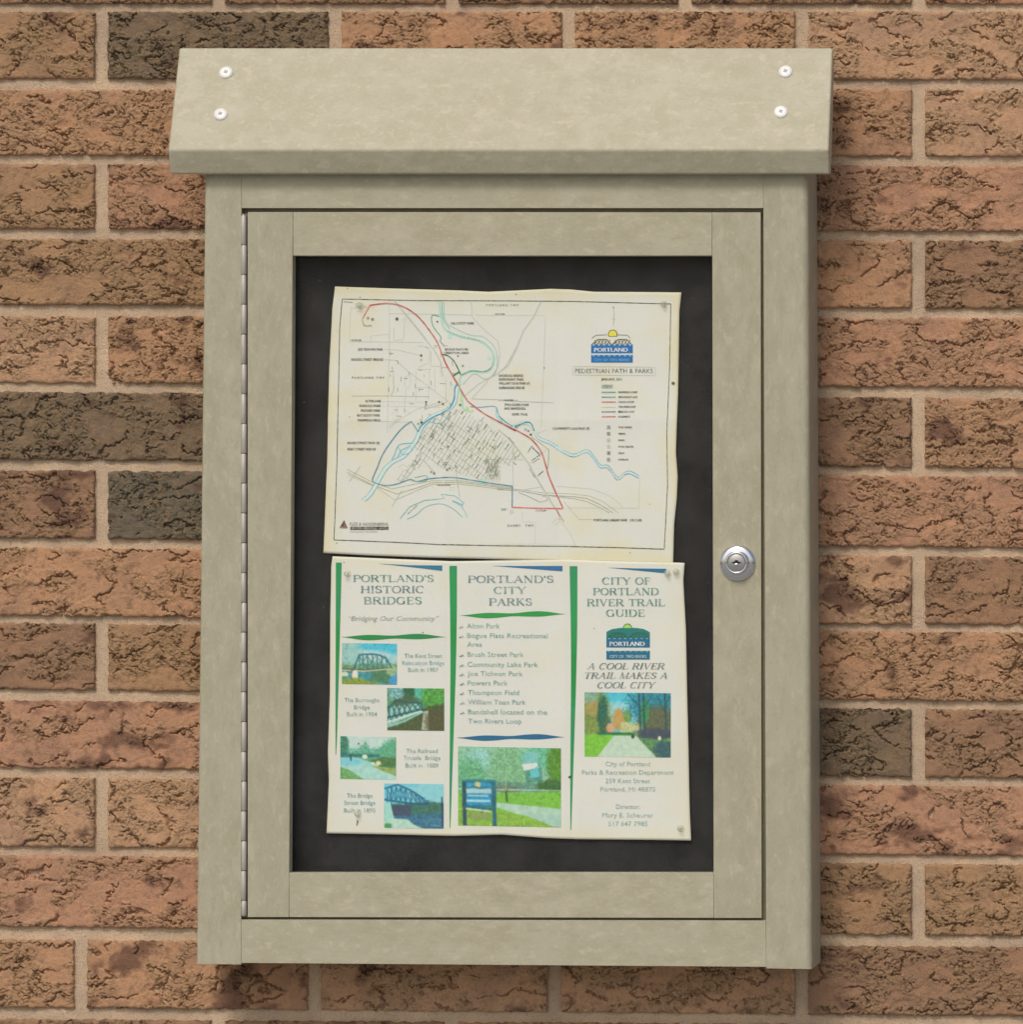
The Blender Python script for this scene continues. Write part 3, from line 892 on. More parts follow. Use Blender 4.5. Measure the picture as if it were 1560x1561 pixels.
# ---- wide engraved roman capitals, stroke by stroke (unit: cap height 1)
TK, TN = 0.20, 0.05
def arc(cx, cy, rx, ry, a0, a1, n=14):
    return [(cx + rx * math.cos(math.radians(a0 + (a1 - a0) * i / n)), cy + ry * math.sin(math.radians(a0 + (a1 - a0) * i / n))) for i in range(n + 1)]
def stem(x, a=0, b=1): return ('v', [(x, a), (x, b)])
def ser(x, y, w=0.17): return ('s', [(x - w, y), (x + w, y)])
G = {
 'P': (0.95, [stem(.22), ser(.22, 0), ser(.16, 1, .12), ('a', [(.22, 1), (.55, 1)] + arc(.55, .74, .30, .26, 90, -90) + [(.22, .48)])]),
 'O': (1.10, [('a', arc(.55, .5, .44, .5, 0, 360, 28))]),
 'R': (1.08, [stem(.22), ser(.22, 0), ser(.16, 1, .12), ('a', [(.22, 1), (.52, 1)] + arc(.52, .76, .30, .24, 90, -90) + [(.22, .52)]), ('k', [(.52, .52), (.92, 0)]), ser(.97, 0, .1)]),
 'T': (1.00, [stem(.50), ser(.50, 0), ('h', [(.06, 1), (.94, 1)]), ('s', [(.06, 1), (.06, .78)]), ('s', [(.94, 1), (.94, .78)])]),
 'L': (0.90, [stem(.22), ser(.22, 1), ('h', [(.08, 0), (.82, 0)]), ('s', [(.82, 0), (.84, .25)])]),
 'A': (1.10, [('s', [(.16, 0), (.54, 1)]), ('k', [(.54, 1), (.93, 0)]), ('h', [(.30, .34), (.78, .34)]), ser(.16, 0, .13), ser(.93, 0, .15)]),
 'N': (1.12, [('s', [(.20, 0), (.20, 1)]), ('s', [(.92, 0), (.92, 1)]), ('k', [(.20, 1), (.92, 0)]), ser(.20, 0, .13), ser(.92, 1, .13), ser(.16, 1, .1)]),
 'D': (1.10, [stem(.22), ('a', [(.08, 1), (.50, 1)] + arc(.50, .5, .46, .5, 90, -90, 18) + [(.08, 0)])]),
 'S': (0.86, [('a', arc(.43, .74, .27, .26, 25, 200, 14) + [(.30, .58), (.56, .44)] + arc(.43, .27, .28, .27, 30, -155, 14)), ('s', [(.69, .95), (.69, .72)]), ('s', [(.15, .05), (.15, .30)])]),
 'H': (1.12, [stem(.22), stem(.90), ser(.22, 0), ser(.22, 1), ser(.90, 0), ser(.90, 1), ('h', [(.22, .5), (.90, .5)])]),
 'I': (0.46, [stem(.23), ser(.23, 0), ser(.23, 1)]),
 'C': (1.02, [('a', arc(.54, .5, .43, .5, 48, 312, 24)), ('s', [(.86, .95), (.86, .68)])]),
 'B': (0.98, [stem(.22), ('a', [(.08, 1), (.50, 1)] + arc(.50, .76, .27, .24, 90, -90) + [(.22, .52)]), ('a', [(.22, .52), (.52, .52)] + arc(.52, .26, .32, .26, 90, -90) + [(.08, 0)])]),
 'G': (1.10, [('a', arc(.54, .5, .43, .5, 48, 318, 24)), ('s', [(.86, .95), (.86, .68)]), stem(.88, .03, .42), ser(.86, .42, .15)]),
 'E': (0.92, [stem(.22), ('h', [(.08, 1), (.78, 1)]), ('h', [(.22, .52), (.62, .52)]), ('h', [(.08, 0), (.82, 0)]), ('s', [(.78, 1), (.78, .78)]), ('s', [(.82, 0), (.84, .24)]), ('s', [(.62, .64), (.62, .40)])]),
 'F': (0.88, [stem(.22), ser(.22, 0), ('h', [(.08, 1), (.78, 1)]), ('h', [(.22, .52), (.62, .52)]), ('s', [(.78, 1), (.78, .76)]), ('s', [(.62, .64), (.62, .40)])]),
 'Y': (1.02, [stem(.52, 0, .46), ser(.52, 0), ('k', [(.14, 1), (.52, .45)]), ('s', [(.90, 1), (.52, .45)]), ser(.14, 1, .13), ser(.90, 1, .12)]),
 'K': (1.08, [stem(.22), ser(.22, 0), ser(.22, 1), ('s', [(.22, .42), (.84, 1)]), ('k', [(.42, .58), (.92, 0)]), ser(.84, 1, .12), ser(.94, 0, .12)]),
 'U': (1.10, [('k', [(.22, 1), (.22, .32)]), ('a', [(.22, .36)] + arc(.56, .34, .34, .34, 180, 360, 14)), ('s', [(.90, 1), (.90, .34)]), ser(.22, 1), ser(.90, 1, .13)]),
 'V': (1.08, [('k', [(.16, 1), (.56, 0)]), ('s', [(.92, 1), (.56, 0)]), ser(.16, 1, .14), ser(.92, 1, .12)]),
 'M': (1.30, [('s', [(.18, 0), (.22, 1)]), ('k', [(.22, 1), (.64, 0)]), ('s', [(.64, 0), (1.06, 1)]), ('v', [(1.08, 1), (1.10, 0)]), ser(.18, 0, .12), ser(1.10, 0, .15), ser(.18, 1, .08), ser(1.12, 1, .1)]),
 "'": (0.30, [('k', [(.15, 1.0), (.12, .74)])]),
 ' ': (0.50, []),
}
def roman(ink, s, cx, y, h, width, col, shear=0.0, weight=1.0):
    tot = sum(G[c][0] for c in s)
    kx = width / tot
    x = 0
    for ch in s:
        adv, st = G[ch]
        for kind, pts in st:
            p = np.array(pts, float)
            q = np.stack([cx - width / 2 + (x + p[:, 0]) * kx + p[:, 1] * h * shear, y - p[:, 1] * h * 0.93], 1)
            if kind in ('v', 'k'): ink.line(q, TK * h * weight * 1.15, col)
            elif kind == 's' or kind == 'h': ink.line(q, TN * h * weight * 1.2, col)
            else:
                dd = np.gradient(q, axis=0); dd /= np.maximum(np.hypot(dd[:, 0], dd[:, 1]), 1e-6)[:, None]
                w = (TN + (TK - TN) * np.abs(dd[:, 1]) ** 1.4) * h * weight * 1.2
                for i in range(len(q) - 1):
                    n_ = np.array([-dd[i, 1], dd[i, 0]]); m_ = np.array([-dd[i + 1, 1], dd[i + 1, 0]])
                    ink.poly([q[i] + n_ * w[i] / 2, q[i] - n_ * w[i] / 2, q[i + 1] - m_ * w[i + 1] / 2, q[i + 1] + m_ * w[i + 1] / 2], col)
        x += adv

# ================================================== the map
GR = (112, 118, 104); LG = (160, 165, 150); PG = (176, 180, 166); DKT = (52, 56, 50)
border = Ink()
border.line([(522, 456), (640, 458.5), (760, 458.8), (870, 459.6), (1000, 463), (1023, 463.5)], 1.3, (52, 60, 50))
border.line([(1023, 463.5), (1021, 560), (1017, 660), (1018, 740), (1015, 800), (1013, 837)], 1.2, (70, 74, 52))
border.line([(509, 823), (600, 826.5), (670, 830), (765, 832), (860, 832.8), (950, 835), (1013, 837.2)], 1.5, (66, 68, 44))
border.line([(522, 456), (518, 500), (517, 560), (514, 700), (511, 780), (509, 823)], 1.2, (58, 66, 56))
border.build("border_line", tmap, 0, 0.00018, M_INK)

st = Ink()
# roads, pale
for pts, w, c in [
    (A_([(580, 205), (700, 350), (820, 500), (900, 600), (950, 690), (965, 800)]), 2.0, PG),
    (A_([(585, 200), (705, 345), (826, 496)]), 0.6, LG),
    (B_([(340, 205), (280, 330), (200, 440), (150, 560), (60, 720), (0, 775)]), 2.2, PG),
    (A_([(1560, 560), (1480, 720), (1380, 790), (1250, 860), (1130, 960)]), 1.6, PG),
    (A_([(1190, 205), (1195, 330), (1300, 440), (1400, 520), (1415, 620), (1400, 730), (1300, 860), (1190, 980)]), 1.2, PG),
    (A_([(540, 205), (540, 520), (530, 900), (525, 1248)]), 0.8, PG),
    (A_([(220, 525), (420, 527), (810, 532)]), 0.9, PG), (A_([(232, 260), (222, 525)]), 0.7, PG), (A_([(232, 260), (420, 250)]), 0.6, PG),
    (A_([(540, 303), (860, 308), (1190, 315)]), 0.7, LG), (B_([(-180, 315), (375, 320), (360, 700), (340, 1200)]), 0.8, PG),
    (A_([(240, 957), (520, 955), (860, 962)]), 1.0, LG), (A_([(1190, 978), (1560, 990)]), 1.0, LG), (B_([(0, 992), (435, 1010)]), 1.1, LG),
    (A_([(460, 1155), (700, 1165)]), 0.5, LG), (A_([(500, 588), (600, 590), (780, 632)]), 0.6, LG), (A_([(500, 668), (590, 672), (700, 770), (1010, 1000)]), 0.8, LG),
    (A_([(480, 1000), (820, 1005)]), 0.5, PG), (A_([(480, 1035), (950, 1045)]), 0.5, PG), (A_([(390, 480), (395, 520)]), 0.6, PG),
    (A_([(395, 480), (530, 465), (540, 510)]), 0.6, PG), (A_([(575, 420), (575, 515), (650, 510), (660, 370), (680, 330), (640, 360)]), 0.8, PG),
    (A_([(760, 560), (830, 560), (860, 600), (860, 690), (770, 730)]), 0.8, PG), (A_([(870, 600), (870, 720), (940, 720)]), 0.8, PG),
    (A_([(750, 760), (750, 1000)]), 0.8, PG), (A_([(860, 740), (850, 990)]), 0.8, PG), (A_([(900, 740), (905, 920)]), 0.8, PG),
    (A_([(945, 700), (950, 800), (990, 810), (990, 990)]), 0.8, PG), (A_([(750, 890), (860, 890)]), 0.7, PG), (A_([(760, 745), (870, 745)]), 0.7, PG),
    (A_([(570, 780), (575, 900), (555, 950)]), 1.6, PG), (A_([(670, 800), (660, 870), (690, 900), (710, 860), (705, 790), (670, 800)]), 0.8, PG),
    (A_([(670, 900), (660, 1060), (710, 1100)]), 0.8, PG), (A_([(540, 1210), (640, 1130), (760, 1060), (960, 1000)]), 0.9, PG),
    (A_([(560, 1110), (600, 1040), (600, 1100)]), 0.6, PG), (A_([(820, 1060), (960, 1020), (1000, 1000)]), 0.9, LG),
    # highway
    (C_([(205, 445), (400, 545), (560, 600), (700, 570), (880, 535), (1100, 535), (1510, 590)]), 0.9, (150, 156, 128)),
    (C_([(205, 468), (400, 565), (600, 640), (780, 585), (880, 550), (1100, 548), (1510, 600)]), 1.3, (156, 160, 130)),
    (C_([(215, 490), (440, 590), (585, 690), (740, 620), (880, 565), (1100, 562), (1510, 613)]), 0.8, (150, 156, 132)),
    (C_([(225, 540), (310, 420)]), 2.0, PG), (C_([(560, 740), (640, 610)]), 1.6, PG), (C_([(640, 540), (740, 440), (760, 330)]), 1.2, PG),
    (D_([(-10, 595), (150, 602), (350, 630), (600, 640), (720, 655), (830, 700), (950, 790)]), 0.9, LG),
    (D_([(-10, 605), (150, 612), (350, 648), (600, 662), (700, 675), (800, 720), (910, 790)]), 1.1, (138, 144, 126)),
    (D_([(160, 628), (240, 660), (330, 705), (390, 690), (370, 655), (350, 660)]), 0.9, GR),
    (D_([(380, 650), (600, 678), (700, 700), (780, 735), (880, 790)]), 0.8, (130, 136, 118)),
    (D_([(460, 578), (740, 600), (880, 655), (940, 700), (985, 745)]), 0.8, PG), (D_([(545, 750), (1115, 752), (1122, 520)]), 0.8, PG),
    (D_([(210, 605), (340, 585)]), 0.7, LG), (D_([(520, 700), (640, 842), (750, 842)]), 0.7, LG), (D_([(190, 780), (190, 862), (295, 862), (290, 1030)]), 0.6, PG),
    (D_([(500, 860), (570, 950), (610, 1045)]), 0.8, PG), (D_([(-10, 1040), (300, 1035), (600, 1045)]), 0.4, PG),
    (D_([(0, 130), (80, 200), (150, 280), (240, 400), (300, 510), (380, 640), (440, 740), (520, 860)]), 2.2, (170, 174, 160)),
    (D_([(80, 190), (125, 240)]), 1.2, GR), (D_([(245, 440), (290, 510)]), 1.0, GR), (D_([(0, 360), (200, 370)]), 1.3, PG),
    (D_([(112, 260), (118, 575)]), 1.0, PG), (D_([(240, 400), (390, 285)]), .4, PG), (D_([(260, 190), (330, 235), (400, 290), (395, 400), (388, 440)]), 0.9, (120, 126, 108)),
    (D_([(385, 130), (300, 165)]), 0.5, LG), (D_([(430, 860), (470, 830), (490, 850), (450, 885), (430, 860)]), 0.6, PG),
    (C_([(1070, 460), (1075, 530), (1100, 670)]), 1.6, PG), (C_([(1020, 590), (1020, 610), (1055, 615), (1055, 585), (1020, 590)]), 0.5, PG),
    (C_([(610, 430), (650, 405), (690, 430), (670, 480), (640, 530)]), 0.8, PG),
    (C_([(810, 370), (870, 440), (900, 470)]), 2.2, PG), (C_([(540, 100), (640, 20)]), .8, PG), (A_([(1380, 660), (1420, 640)]), .5, PG),
]: st.line(pts, w, c)
# the town's street grid, clipped to its outline
rng = random.Random(9)
ua = np.array([0.545, -0.838]); ub = np.array([0.80, 0.60])
region = np.array([(700, 622), (735, 640), (775, 672), (797, 690), (778, 712), (757, 704), (738, 735), (700, 722), (668, 712), (655, 700), (640, 712), (610, 740), (604, 732), (636, 690), (628, 672), (668, 636)])
def inside(p):
    x, y = p; c = False; j = len(region) - 1
    for i in range(len(region)):
        xi, yi = region[i]; xj, yj = region[j]
        if (yi > y) != (yj > y) and x < (xj - xi) * (y - yi) / (yj - yi) + xi: c = not c
        j = i
    return c
def clip_line(o_, d, L, w, col, dash=None):
    run = []
    for i in range(int(L)):
        p = o_ + d * i
        ok = inside(p) and (dash is None or rng.random() > dash)
        if ok: run.append(p)
        if (not ok or i == int(L) - 1):
            if len(run) > 3: st.line([run[0], run[-1]], w, col)
            run = []
o0 = np.array([560.0, 700.0])
for i in range(38):
    off = o0 + ub * (i * 5.6) + ua * (-70)
    clip_line(off, ua, 230, 0.85 if i % 2 else 0.5, (148, 156, 138) if i % 2 else (138, 148, 128), 0.012)
for i in range(22):
    off = o0 + ua * (i * 9.2 - 70) - ub * 20
    clip_line(off, ub, 260, 0.9, (164, 168, 152), 0.01)
for i in range(250):
    p = np.array([rng.uniform(605, 795), rng.uniform(625, 738)])
    if inside(p):
        dd = ua if rng.random() < 0.82 else ub
        st.line([p, p + dd * rng.uniform(4, 11)], rng.uniform(0.7, 1.5), rng.choice([(112, 120, 102), (124, 130, 112), (98, 104, 94), (104, 124, 122)]))
for i in range(60):   # the dense crosshatched lot
    x = 742 + rng.uniform(0, 18); y = 700 + rng.uniform(0, 25)
    st.line([(x, y), (x + rng.uniform(-3, 3), y + rng.uniform(3, 8))], 0.8, (124, 130, 110))
for x in range(742, 766, 4): st.line([(x, 700), (x, 735)], 0.5, (150, 154, 132))
for y in range(700, 735, 6): st.line([(742, y), (764, y)], 0.5, (150, 154, 132))
# little printed ticks scattered through the northern streets
for i in range(46):
    x = rng.uniform(592, 690); y = rng.uniform(520, 640)
    st.line([(x, y), (x + (rng.uniform(3, 9) if i % 2 else 0.4), y + (0.4 if i % 2 else rng.uniform(3, 8)))], 0.8, (112, 116, 102))
for x, y, a in [(812, 683, 1), (817, 687, 1), (811, 702, 0), (818, 697, 0), (822, 723, 0)]:
    st.line([(x, y), (x + 6, y + (5 if a else -4))], 1.1, (70, 76, 70))
for a, b in [((805, 690), (811, 680)), ((811, 680), (824, 696)), ((812, 706), (822, 699)), ((820, 726), (828, 718))]: st.line([a, b], 1.0, (80, 86, 78))
st.build("street_lines", tmap, 0, 0.00012, M_INK)

rv_ = Ink()
CY = (96, 176, 190); TEAL = (60, 158, 132); PCY = (168, 202, 200)
for pts, w, c in [
    (A_([(970, 205), (985, 360), (1060, 420), (1190, 475), (1290, 490), (1385, 590), (1390, 740), (1350, 800), (1290, 820), (1210, 780), (1120, 865)]), 1.0, (140, 176, 172)),
    (A_([(935, 205), (950, 330), (985, 430), (1100, 482), (1250, 517), (1330, 572), (1368, 640), (1350, 728), (1290, 765), (1190, 758), (1110, 790)]), 3.2, (150, 198, 184)),
    (A_([(955, 205), (968, 345), (1020, 425)]), 1.4, (124, 180, 166)),
    (A_([(1000, 440), (1100, 482), (1250, 517), (1330, 572), (1365, 640), (1348, 728), (1290, 762), (1190, 758), (1115, 788)]), 1.7, (60, 150, 120)),
    (A_([(940, 325), (878, 320), (885, 400), (950, 490), (940, 520)]), 1.3, (70, 140, 112)),
    (A_([(1110, 790), (1095, 850), (1120, 1000), (1130, 1060), (1200, 1080)]), 2.6, (150, 200, 176)),
    (A_([(1180, 1040), (1260, 1045), (1380, 1040), (1410, 1110), (1500, 1190), (1560, 1210)]), 1.3, (84, 140, 170)),
    (A_([(1385, 1050), (1400, 1130), (1490, 1200)]), 2.0, (140, 195, 200)),
]: rv_.line(pts, w, c, smooth=True)
R1 = D_([(-20, 0), (0, 25), (60, 80), (120, 108), (190, 80), (245, 85), (280, 130), (320, 195), (420, 240), (520, 305), (600, 335), (700, 300), (755, 345), (810, 420), (870, 425), (930, 505), (960, 515), (1000, 480), (1045, 470), (1115, 505)])
rv_.line(R1, 4.4, (186, 208, 206), smooth=True)
rv_.line([(x, y - 2.1) for x, y in R1], 1.2, (76, 168, 186), smooth=True)
rv_.line([(x - 0.6, y + 2.0) for x, y in R1], 1.1, (84, 152, 196), smooth=True)
R2 = A_([(1090, 860), (1070, 930), (1060, 1000), (1010, 1060), (940, 1090), (880, 1120), (830, 1165), (790, 1215)])
R2 += C_([(760, 200), (735, 240), (690, 300), (640, 350), (560, 390), (500, 450), (460, 520), (420, 590), (380, 650), (335, 690)])
rv_.line(R2, 4.6, (192, 208, 204), smooth=True)
for dx, dy in ((-2.5, -1.4), (2.5, 1.4)):
    rv_.line([(x + dx, y + dy) for x, y in R2], 1.0, (86, 172, 190), smooth=True)
rv_.line(C_([(735, 235), (620, 250), (580, 330), (560, 370), (600, 350), (625, 300), (605, 262)]), 1.4, CY, smooth=True)
rv_.line(C_([(640, 290), (700, 258), (722, 290), (690, 320), (640, 332), (630, 300), (640, 290)]), 1.5, CY)
rv_.line(C_([(820, 100), (860, 70), (950, 80), (1020, 10)]), 1.0, CY, smooth=True)
rv_.line(C_([(625, 835), (700, 740), (820, 690), (980, 675), (950, 640), (1060, 655), (1130, 710), (1115, 740), (1040, 690)]), 1.1, (92, 170, 180))
rv_.line(C_([(680, 840), (750, 805), (830, 740), (950, 718), (1050, 760), (1120, 825)]), 1.1, (110, 172, 184), smooth=True)
rv_.line(C_([(1110, 735), (1140, 780), (1158, 825)]), 1.0, CY)
rv_.line(C_([(1040, 695), (1120, 725)]), 2.0, CY)
rv_.line(C_([(700, 520), (740, 540), (830, 535), (830, 495), (740, 510)]), 1.0, TEAL, smooth=True)
for x, y in [(648, 590), (693, 597)]: pass
rv_.disc(736, 733, 3.5, (150, 205, 190)); rv_.disc(692, 589, 3.0, (176, 206, 214)); rv_.disc(686, 513, 3.5, (168, 206, 190)); rv_.disc(746, 546, 3.0, (168, 208, 196))
rv_.build("river_lines", tmap, 0, 0.00022, M_INK)

tr = Ink()
RED = (176, 78, 74)
red = A_([(385, 237), (450, 228), (530, 222), (620, 238), (700, 275), (780, 340), (860, 440), (920, 530), (960, 630), (1000, 720), (1080, 860), (1150, 980), (1210, 1035), (1300, 1100), (1400, 1155), (1540, 1232)])
red += D_([(40, 85), (110, 120), (240, 190), (310, 260), (350, 330), (380, 430), (400, 500), (450, 620), (512, 752)])
tr.line(red, 2.2, RED, smooth=True)
tr.line(A_([(325, 345), (385, 237)]), 1.8, (196, 104, 88))
tr.line(A_([(322, 350), (330, 370), (338, 400)]), 1.0, (120, 122, 110))
tr.line(D_([(512, 755), (300, 752), (105, 745)]), 1.8, (200, 84, 82))
tr.line(D_([(462, 765), (490, 822)]), 1.6, (150, 70, 66))
BL = (70, 132, 152)
tr.line(C_([(1512, 745), (1516, 578)]), 1.8, (76, 124, 160))
tr.line(C_([(1516, 578), (1300, 548), (1100, 515), (1000, 508), (850, 520), (760, 540), (700, 525), (600, 560), (520, 572), (450, 560), (405, 530), (440, 440), (490, 320), (580, 190), (650, 110), (715, 65)]), 1.8, BL, smooth=True)
tr.line(C_([(715, 65), (745, 110), (768, 148)]), 1.3, (70, 120, 130))
tr.line(C_([(768, 148), (800, 95), (880, 35), (960, 0)]) + A_([(960, 1090), (1020, 1050), (1055, 980), (1060, 900), (1080, 860)]), 1.9, (44, 130, 160), smooth=True)
tr.line(A_([(960, 625), (1010, 640), (1060, 690), (1108, 790)]), 1.8, (54, 92, 62), smooth=True)
tr.line(A_([(1048, 795), (1095, 765)]), 2.4, (38, 120, 74))
tr.line(A_([(940, 520), (980, 562)]), 1.0, (90, 96, 84))
tr.line(D_([(0, 22), (60, 70), (115, 108)]), 1.6, (30, 122, 118), smooth=True)
tr.line(D_([(130, 108), (170, 90), (230, 72), (262, 85), (285, 140)]), 1.7, (30, 116, 122), smooth=True)
tr.line(D_([(130, 108), (175, 90)]), 2.6, (34, 96, 100))
for x, y, c in [(702, 617, (190, 206, 130)), (712, 622, (180, 200, 130)), (719, 626, (184, 204, 140)), (703, 608, (176, 206, 140))]: tr.disc(x, y, 2.6, c)
for x, y in [(803, 659), (699.5, 511)]: pass
tr.build("trail_lines", tmap, 0, 0.00028, M_INK)

# map lettering
mt = Ink()
T = lambda s, x, y, w, h=3.6, c=DKT, a='l', rot=0.0: text(mt, s, x, y, h, c, a, w, rot, bold=0.12)
T("JOE TICHVON PARK", 546, 534.5, 38); T("BRIDGE STREET BRIDGE", 536, 550, 48.5)
T("ALTON PARK", 557, 613.3, 24.5); T("SCHOOLS PARK", 548, 620.5, 33); T("POWERS PARK", 551, 627.7, 29.5)
T("BOY SCOUT PARK", 545, 635, 35); T("THOMPSON FIELD", 545, 642.5, 35)
T("BRUSH STREET PARK (P)", 530, 677, 49); T("KENT STREET BRIDGE", 530, 686.5, 43)
T("P O R T L A N D   T W P", 537, 577.4, 49, 3.2, (96, 100, 92)); T("P O R T L A N D   T W P.", 741.5, 467, 50, 3.2, (108, 112, 102))
T("CUTLER", 755, 480.2, 15, 2.4); T("CUTLER", 535.5, 520, 16, 2.4); T("HILLCREST PARK", 688, 494.7, 35)
T("BOGUE FLATS RE-", 679, 534.3, 36, 3.2); T("CREATION AREA", 678, 539.7, 37, 3.2)
T("RAILROAD BRIDGE", 761, 574.5, 37); T("RIVERFRONT PARK", 761, 580.3, 38); T("WILLIAM TOAN PARK (P)", 761, 586.2, 47); T("BURROUGHS BRIDGE", 761, 593, 39)
T("LOOKING", 769, 611.2, 14, 2.4); T("TWO RIVERS PARK", 769, 619, 38); T("AND BANDSHELL", 769, 624.5, 33); T("RIVER TRAIL", 781, 633.4, 24)
T("COMMUNITY LAKE PARK (P)", 843, 655, 56); T("PORTLAND LINEAR PARK   (10.12.08)", 905.5, 794.6, 73)
T("D A N B Y      T W P.", 774, 802.7, 40, 3.2, (84, 88, 80)); T("END", 764.5, 778, 8, 3, (110, 112, 104)); T("CUTLER", 817, 779.5, 16, 2.6, (150, 90, 84))
T("RIVER", 623, 784, 20, 2.4, (130, 160, 160), 'l', -0.75); T("GRAND RIVER", 667, 740.5, 20, 2.4, (120, 124, 104))
T("JANUARY, 2011", 917, 580, 31, 3.6); T("LEGEND", 917.5, 590.5, 17, 4.0, (70, 120, 128))
mt.line([(917.5, 591.6), (934.5, 591.6)], 0.5, (70, 120, 128))
for i, (s, w, c, lw) in enumerate([("RIVERSIDE LOOP", 29, (70, 150, 132), 1.7), ("WATERFRONT LOOP", 29.5, (60, 126, 150), 1.5), ("HIKING LOOP", 24, (186, 56, 72), 1.6),
                                   ("TWO RIVERS LOOP", 26.5, (200, 208, 148), 1.4), ("BRIDGES LOOP", 24.5, (108, 84, 120), 1.6), ("ROADWAYS", 18, (194, 92, 80), 1.5)]):
    y = 598 + i * 7.45
    T(s, 943, y + 1.4, w, 2.9)
    mt.line([(917.5, y), (939, y)], lw, c)
for i, (s, w) in enumerate([("TRAIL MARKER", 21), ("PARKING", 11), ("SCHOOL", 10), ("PICNIC SHELTER", 23), ("FIELD", 9), ("RESTROOM", 15)]):
    y = 651.5 + i * 9.85
    T(s, 943, y + 1.2, w, 2.6)
    g = [(90, 92, 84), (86, 88, 80), (150, 152, 140), (180, 182, 168), (70, 72, 66), (110, 112, 102)][i]
    mt.line([(926, y - 2.4), (930.6, y - 2.4), (930.6, y + 2.2), (926, y + 2.2)], 0.8, g, closed=True)
    mt.disc(928.2, y, 1.3, g)
T("P1", 903, 0, 1) if False else None
text(mt, "PEDESTRIAN PATH & PARKS", 877, 568.8, 6.6, (78, 84, 74), 'l', 118.5)
mt.line([(874, 558.6), (999.5, 559.8), (999.5, 572.6), (873.5, 571.6)], 0.6, (170, 172, 150), closed=True)
# small symbols and specks
for x, y, r, c in [(561, 485, 2.2, (110, 110, 96)), (568, 487, 2.4, (120, 120, 106)), (605.5, 486.5, 2.6, (84, 88, 78)), (667, 490.5, 1.6, (40, 44, 40)), (642.3, 542, 1.9, (44, 48, 44)),
                   (642, 549, 1.4, (110, 112, 104)), (698.5, 543, 1.3, (80, 82, 76)), (706, 558, 1.8, (130, 134, 124)), (650, 613, 1.5, (60, 64, 56)), (670, 613, 1.6, (60, 64, 56)), (650, 616.5, 1.2, (60, 64, 56)),
                   (676, 616, 1.6, (66, 70, 60)), (702, 617.5, 2.0, (40, 60, 48)), (643, 644, 2.0, (50, 70, 54)), (638, 646, 1.6, (96, 120, 84)), (683.5, 681, 1.9, (70, 74, 66)), (662, 721.5, 2.0, (100, 110, 96)),
                   (682, 716, 2.0, (100, 110, 96)), (657.5, 719.5, 1.5, (80, 84, 74)), (686, 714, 1.3, (80, 84, 74)), (809.5, 662.5, 1.9, (50, 56, 50)), (806, 657, 1.6, (90, 96, 86)), (801.5, 654.5, 2.4, (150, 172, 160)),
                   (787, 449, 1.0, (70, 72, 60)), (530, 439.6, 0.8, (60, 60, 50)), (549, 453.5, 0.8, (60, 60, 50)), (533.5, 635.8, 0.8, (60, 60, 50)), (513.5, 828, 0.9, (70, 70, 60)), (961, 842.6, 0.9, (70, 70, 60)),
                   (1026.5, 584.3, 2.6, (26, 28, 24)), (830, 561, 1.1, (60, 62, 54)), (991, 769, 1.2, (168, 160, 140)), (935.5, 469, 1.6, (150, 152, 140)), (780, 780, 3.2, (196, 182, 176)), (854, 790, 2.4, (206, 170, 160)),
                   (541, 569, 0.6, (110, 110, 100))]:
    mt.disc(x, y, r, c, 9)
mt.line([(935.5, 470), (936.5, 485), (935, 497)], 0.6, (150, 152, 140))
mt.line([(934, 486), (938, 487)], 0.8, (150, 152, 140))
# rubbed traces around the top pins
for i in range(9):
    x = 536 + rng.uniform(0, 26); y = 459 + rng.uniform(0, 16)
    mt.line([(x, y), (x + rng.uniform(2, 6), y + rng.uniform(-3, 3))], 0.5, (198, 188, 150))
T("PLAT", 556, 498, 11, 2.6, (120, 120, 106)); mt.line([(524, 460), (538, 461)], 1.2, (150, 156, 130))
# engineering firm mark
mt.poly([(517.5, 805), (524.6, 793), (530.5, 805)], (74, 54, 36))
mt.poly([(522.6, 805.2), (525.5, 798), (528, 805.2)], (120, 44, 36))
text(mt, "FLEIS & VANDENBRINK", 533.5, 801.5, 5.0, (96, 92, 72), 'l', 59)
mt.build("lettering", tmap, 0, 0.00034, M_TEXT)
fm = Ink(); fm.rect(534, 802.9, 592.5, 807.6, (44, 42, 32))
fm.build("firm_bar", tmap, 0, 0.00032, M_INK)
f2 = Ink(); text(f2, "ENGINEERING, INC.", 536, 806.6, 2.7, (150, 150, 128), 'l', 54)
text(f2, "PORTLAND, MICHIGAN", 534, 811.6, 2.0, (150, 120, 96), 'l', 41)
f2.build("lettering", tmap, 0, 0.00040, M_TEXT)

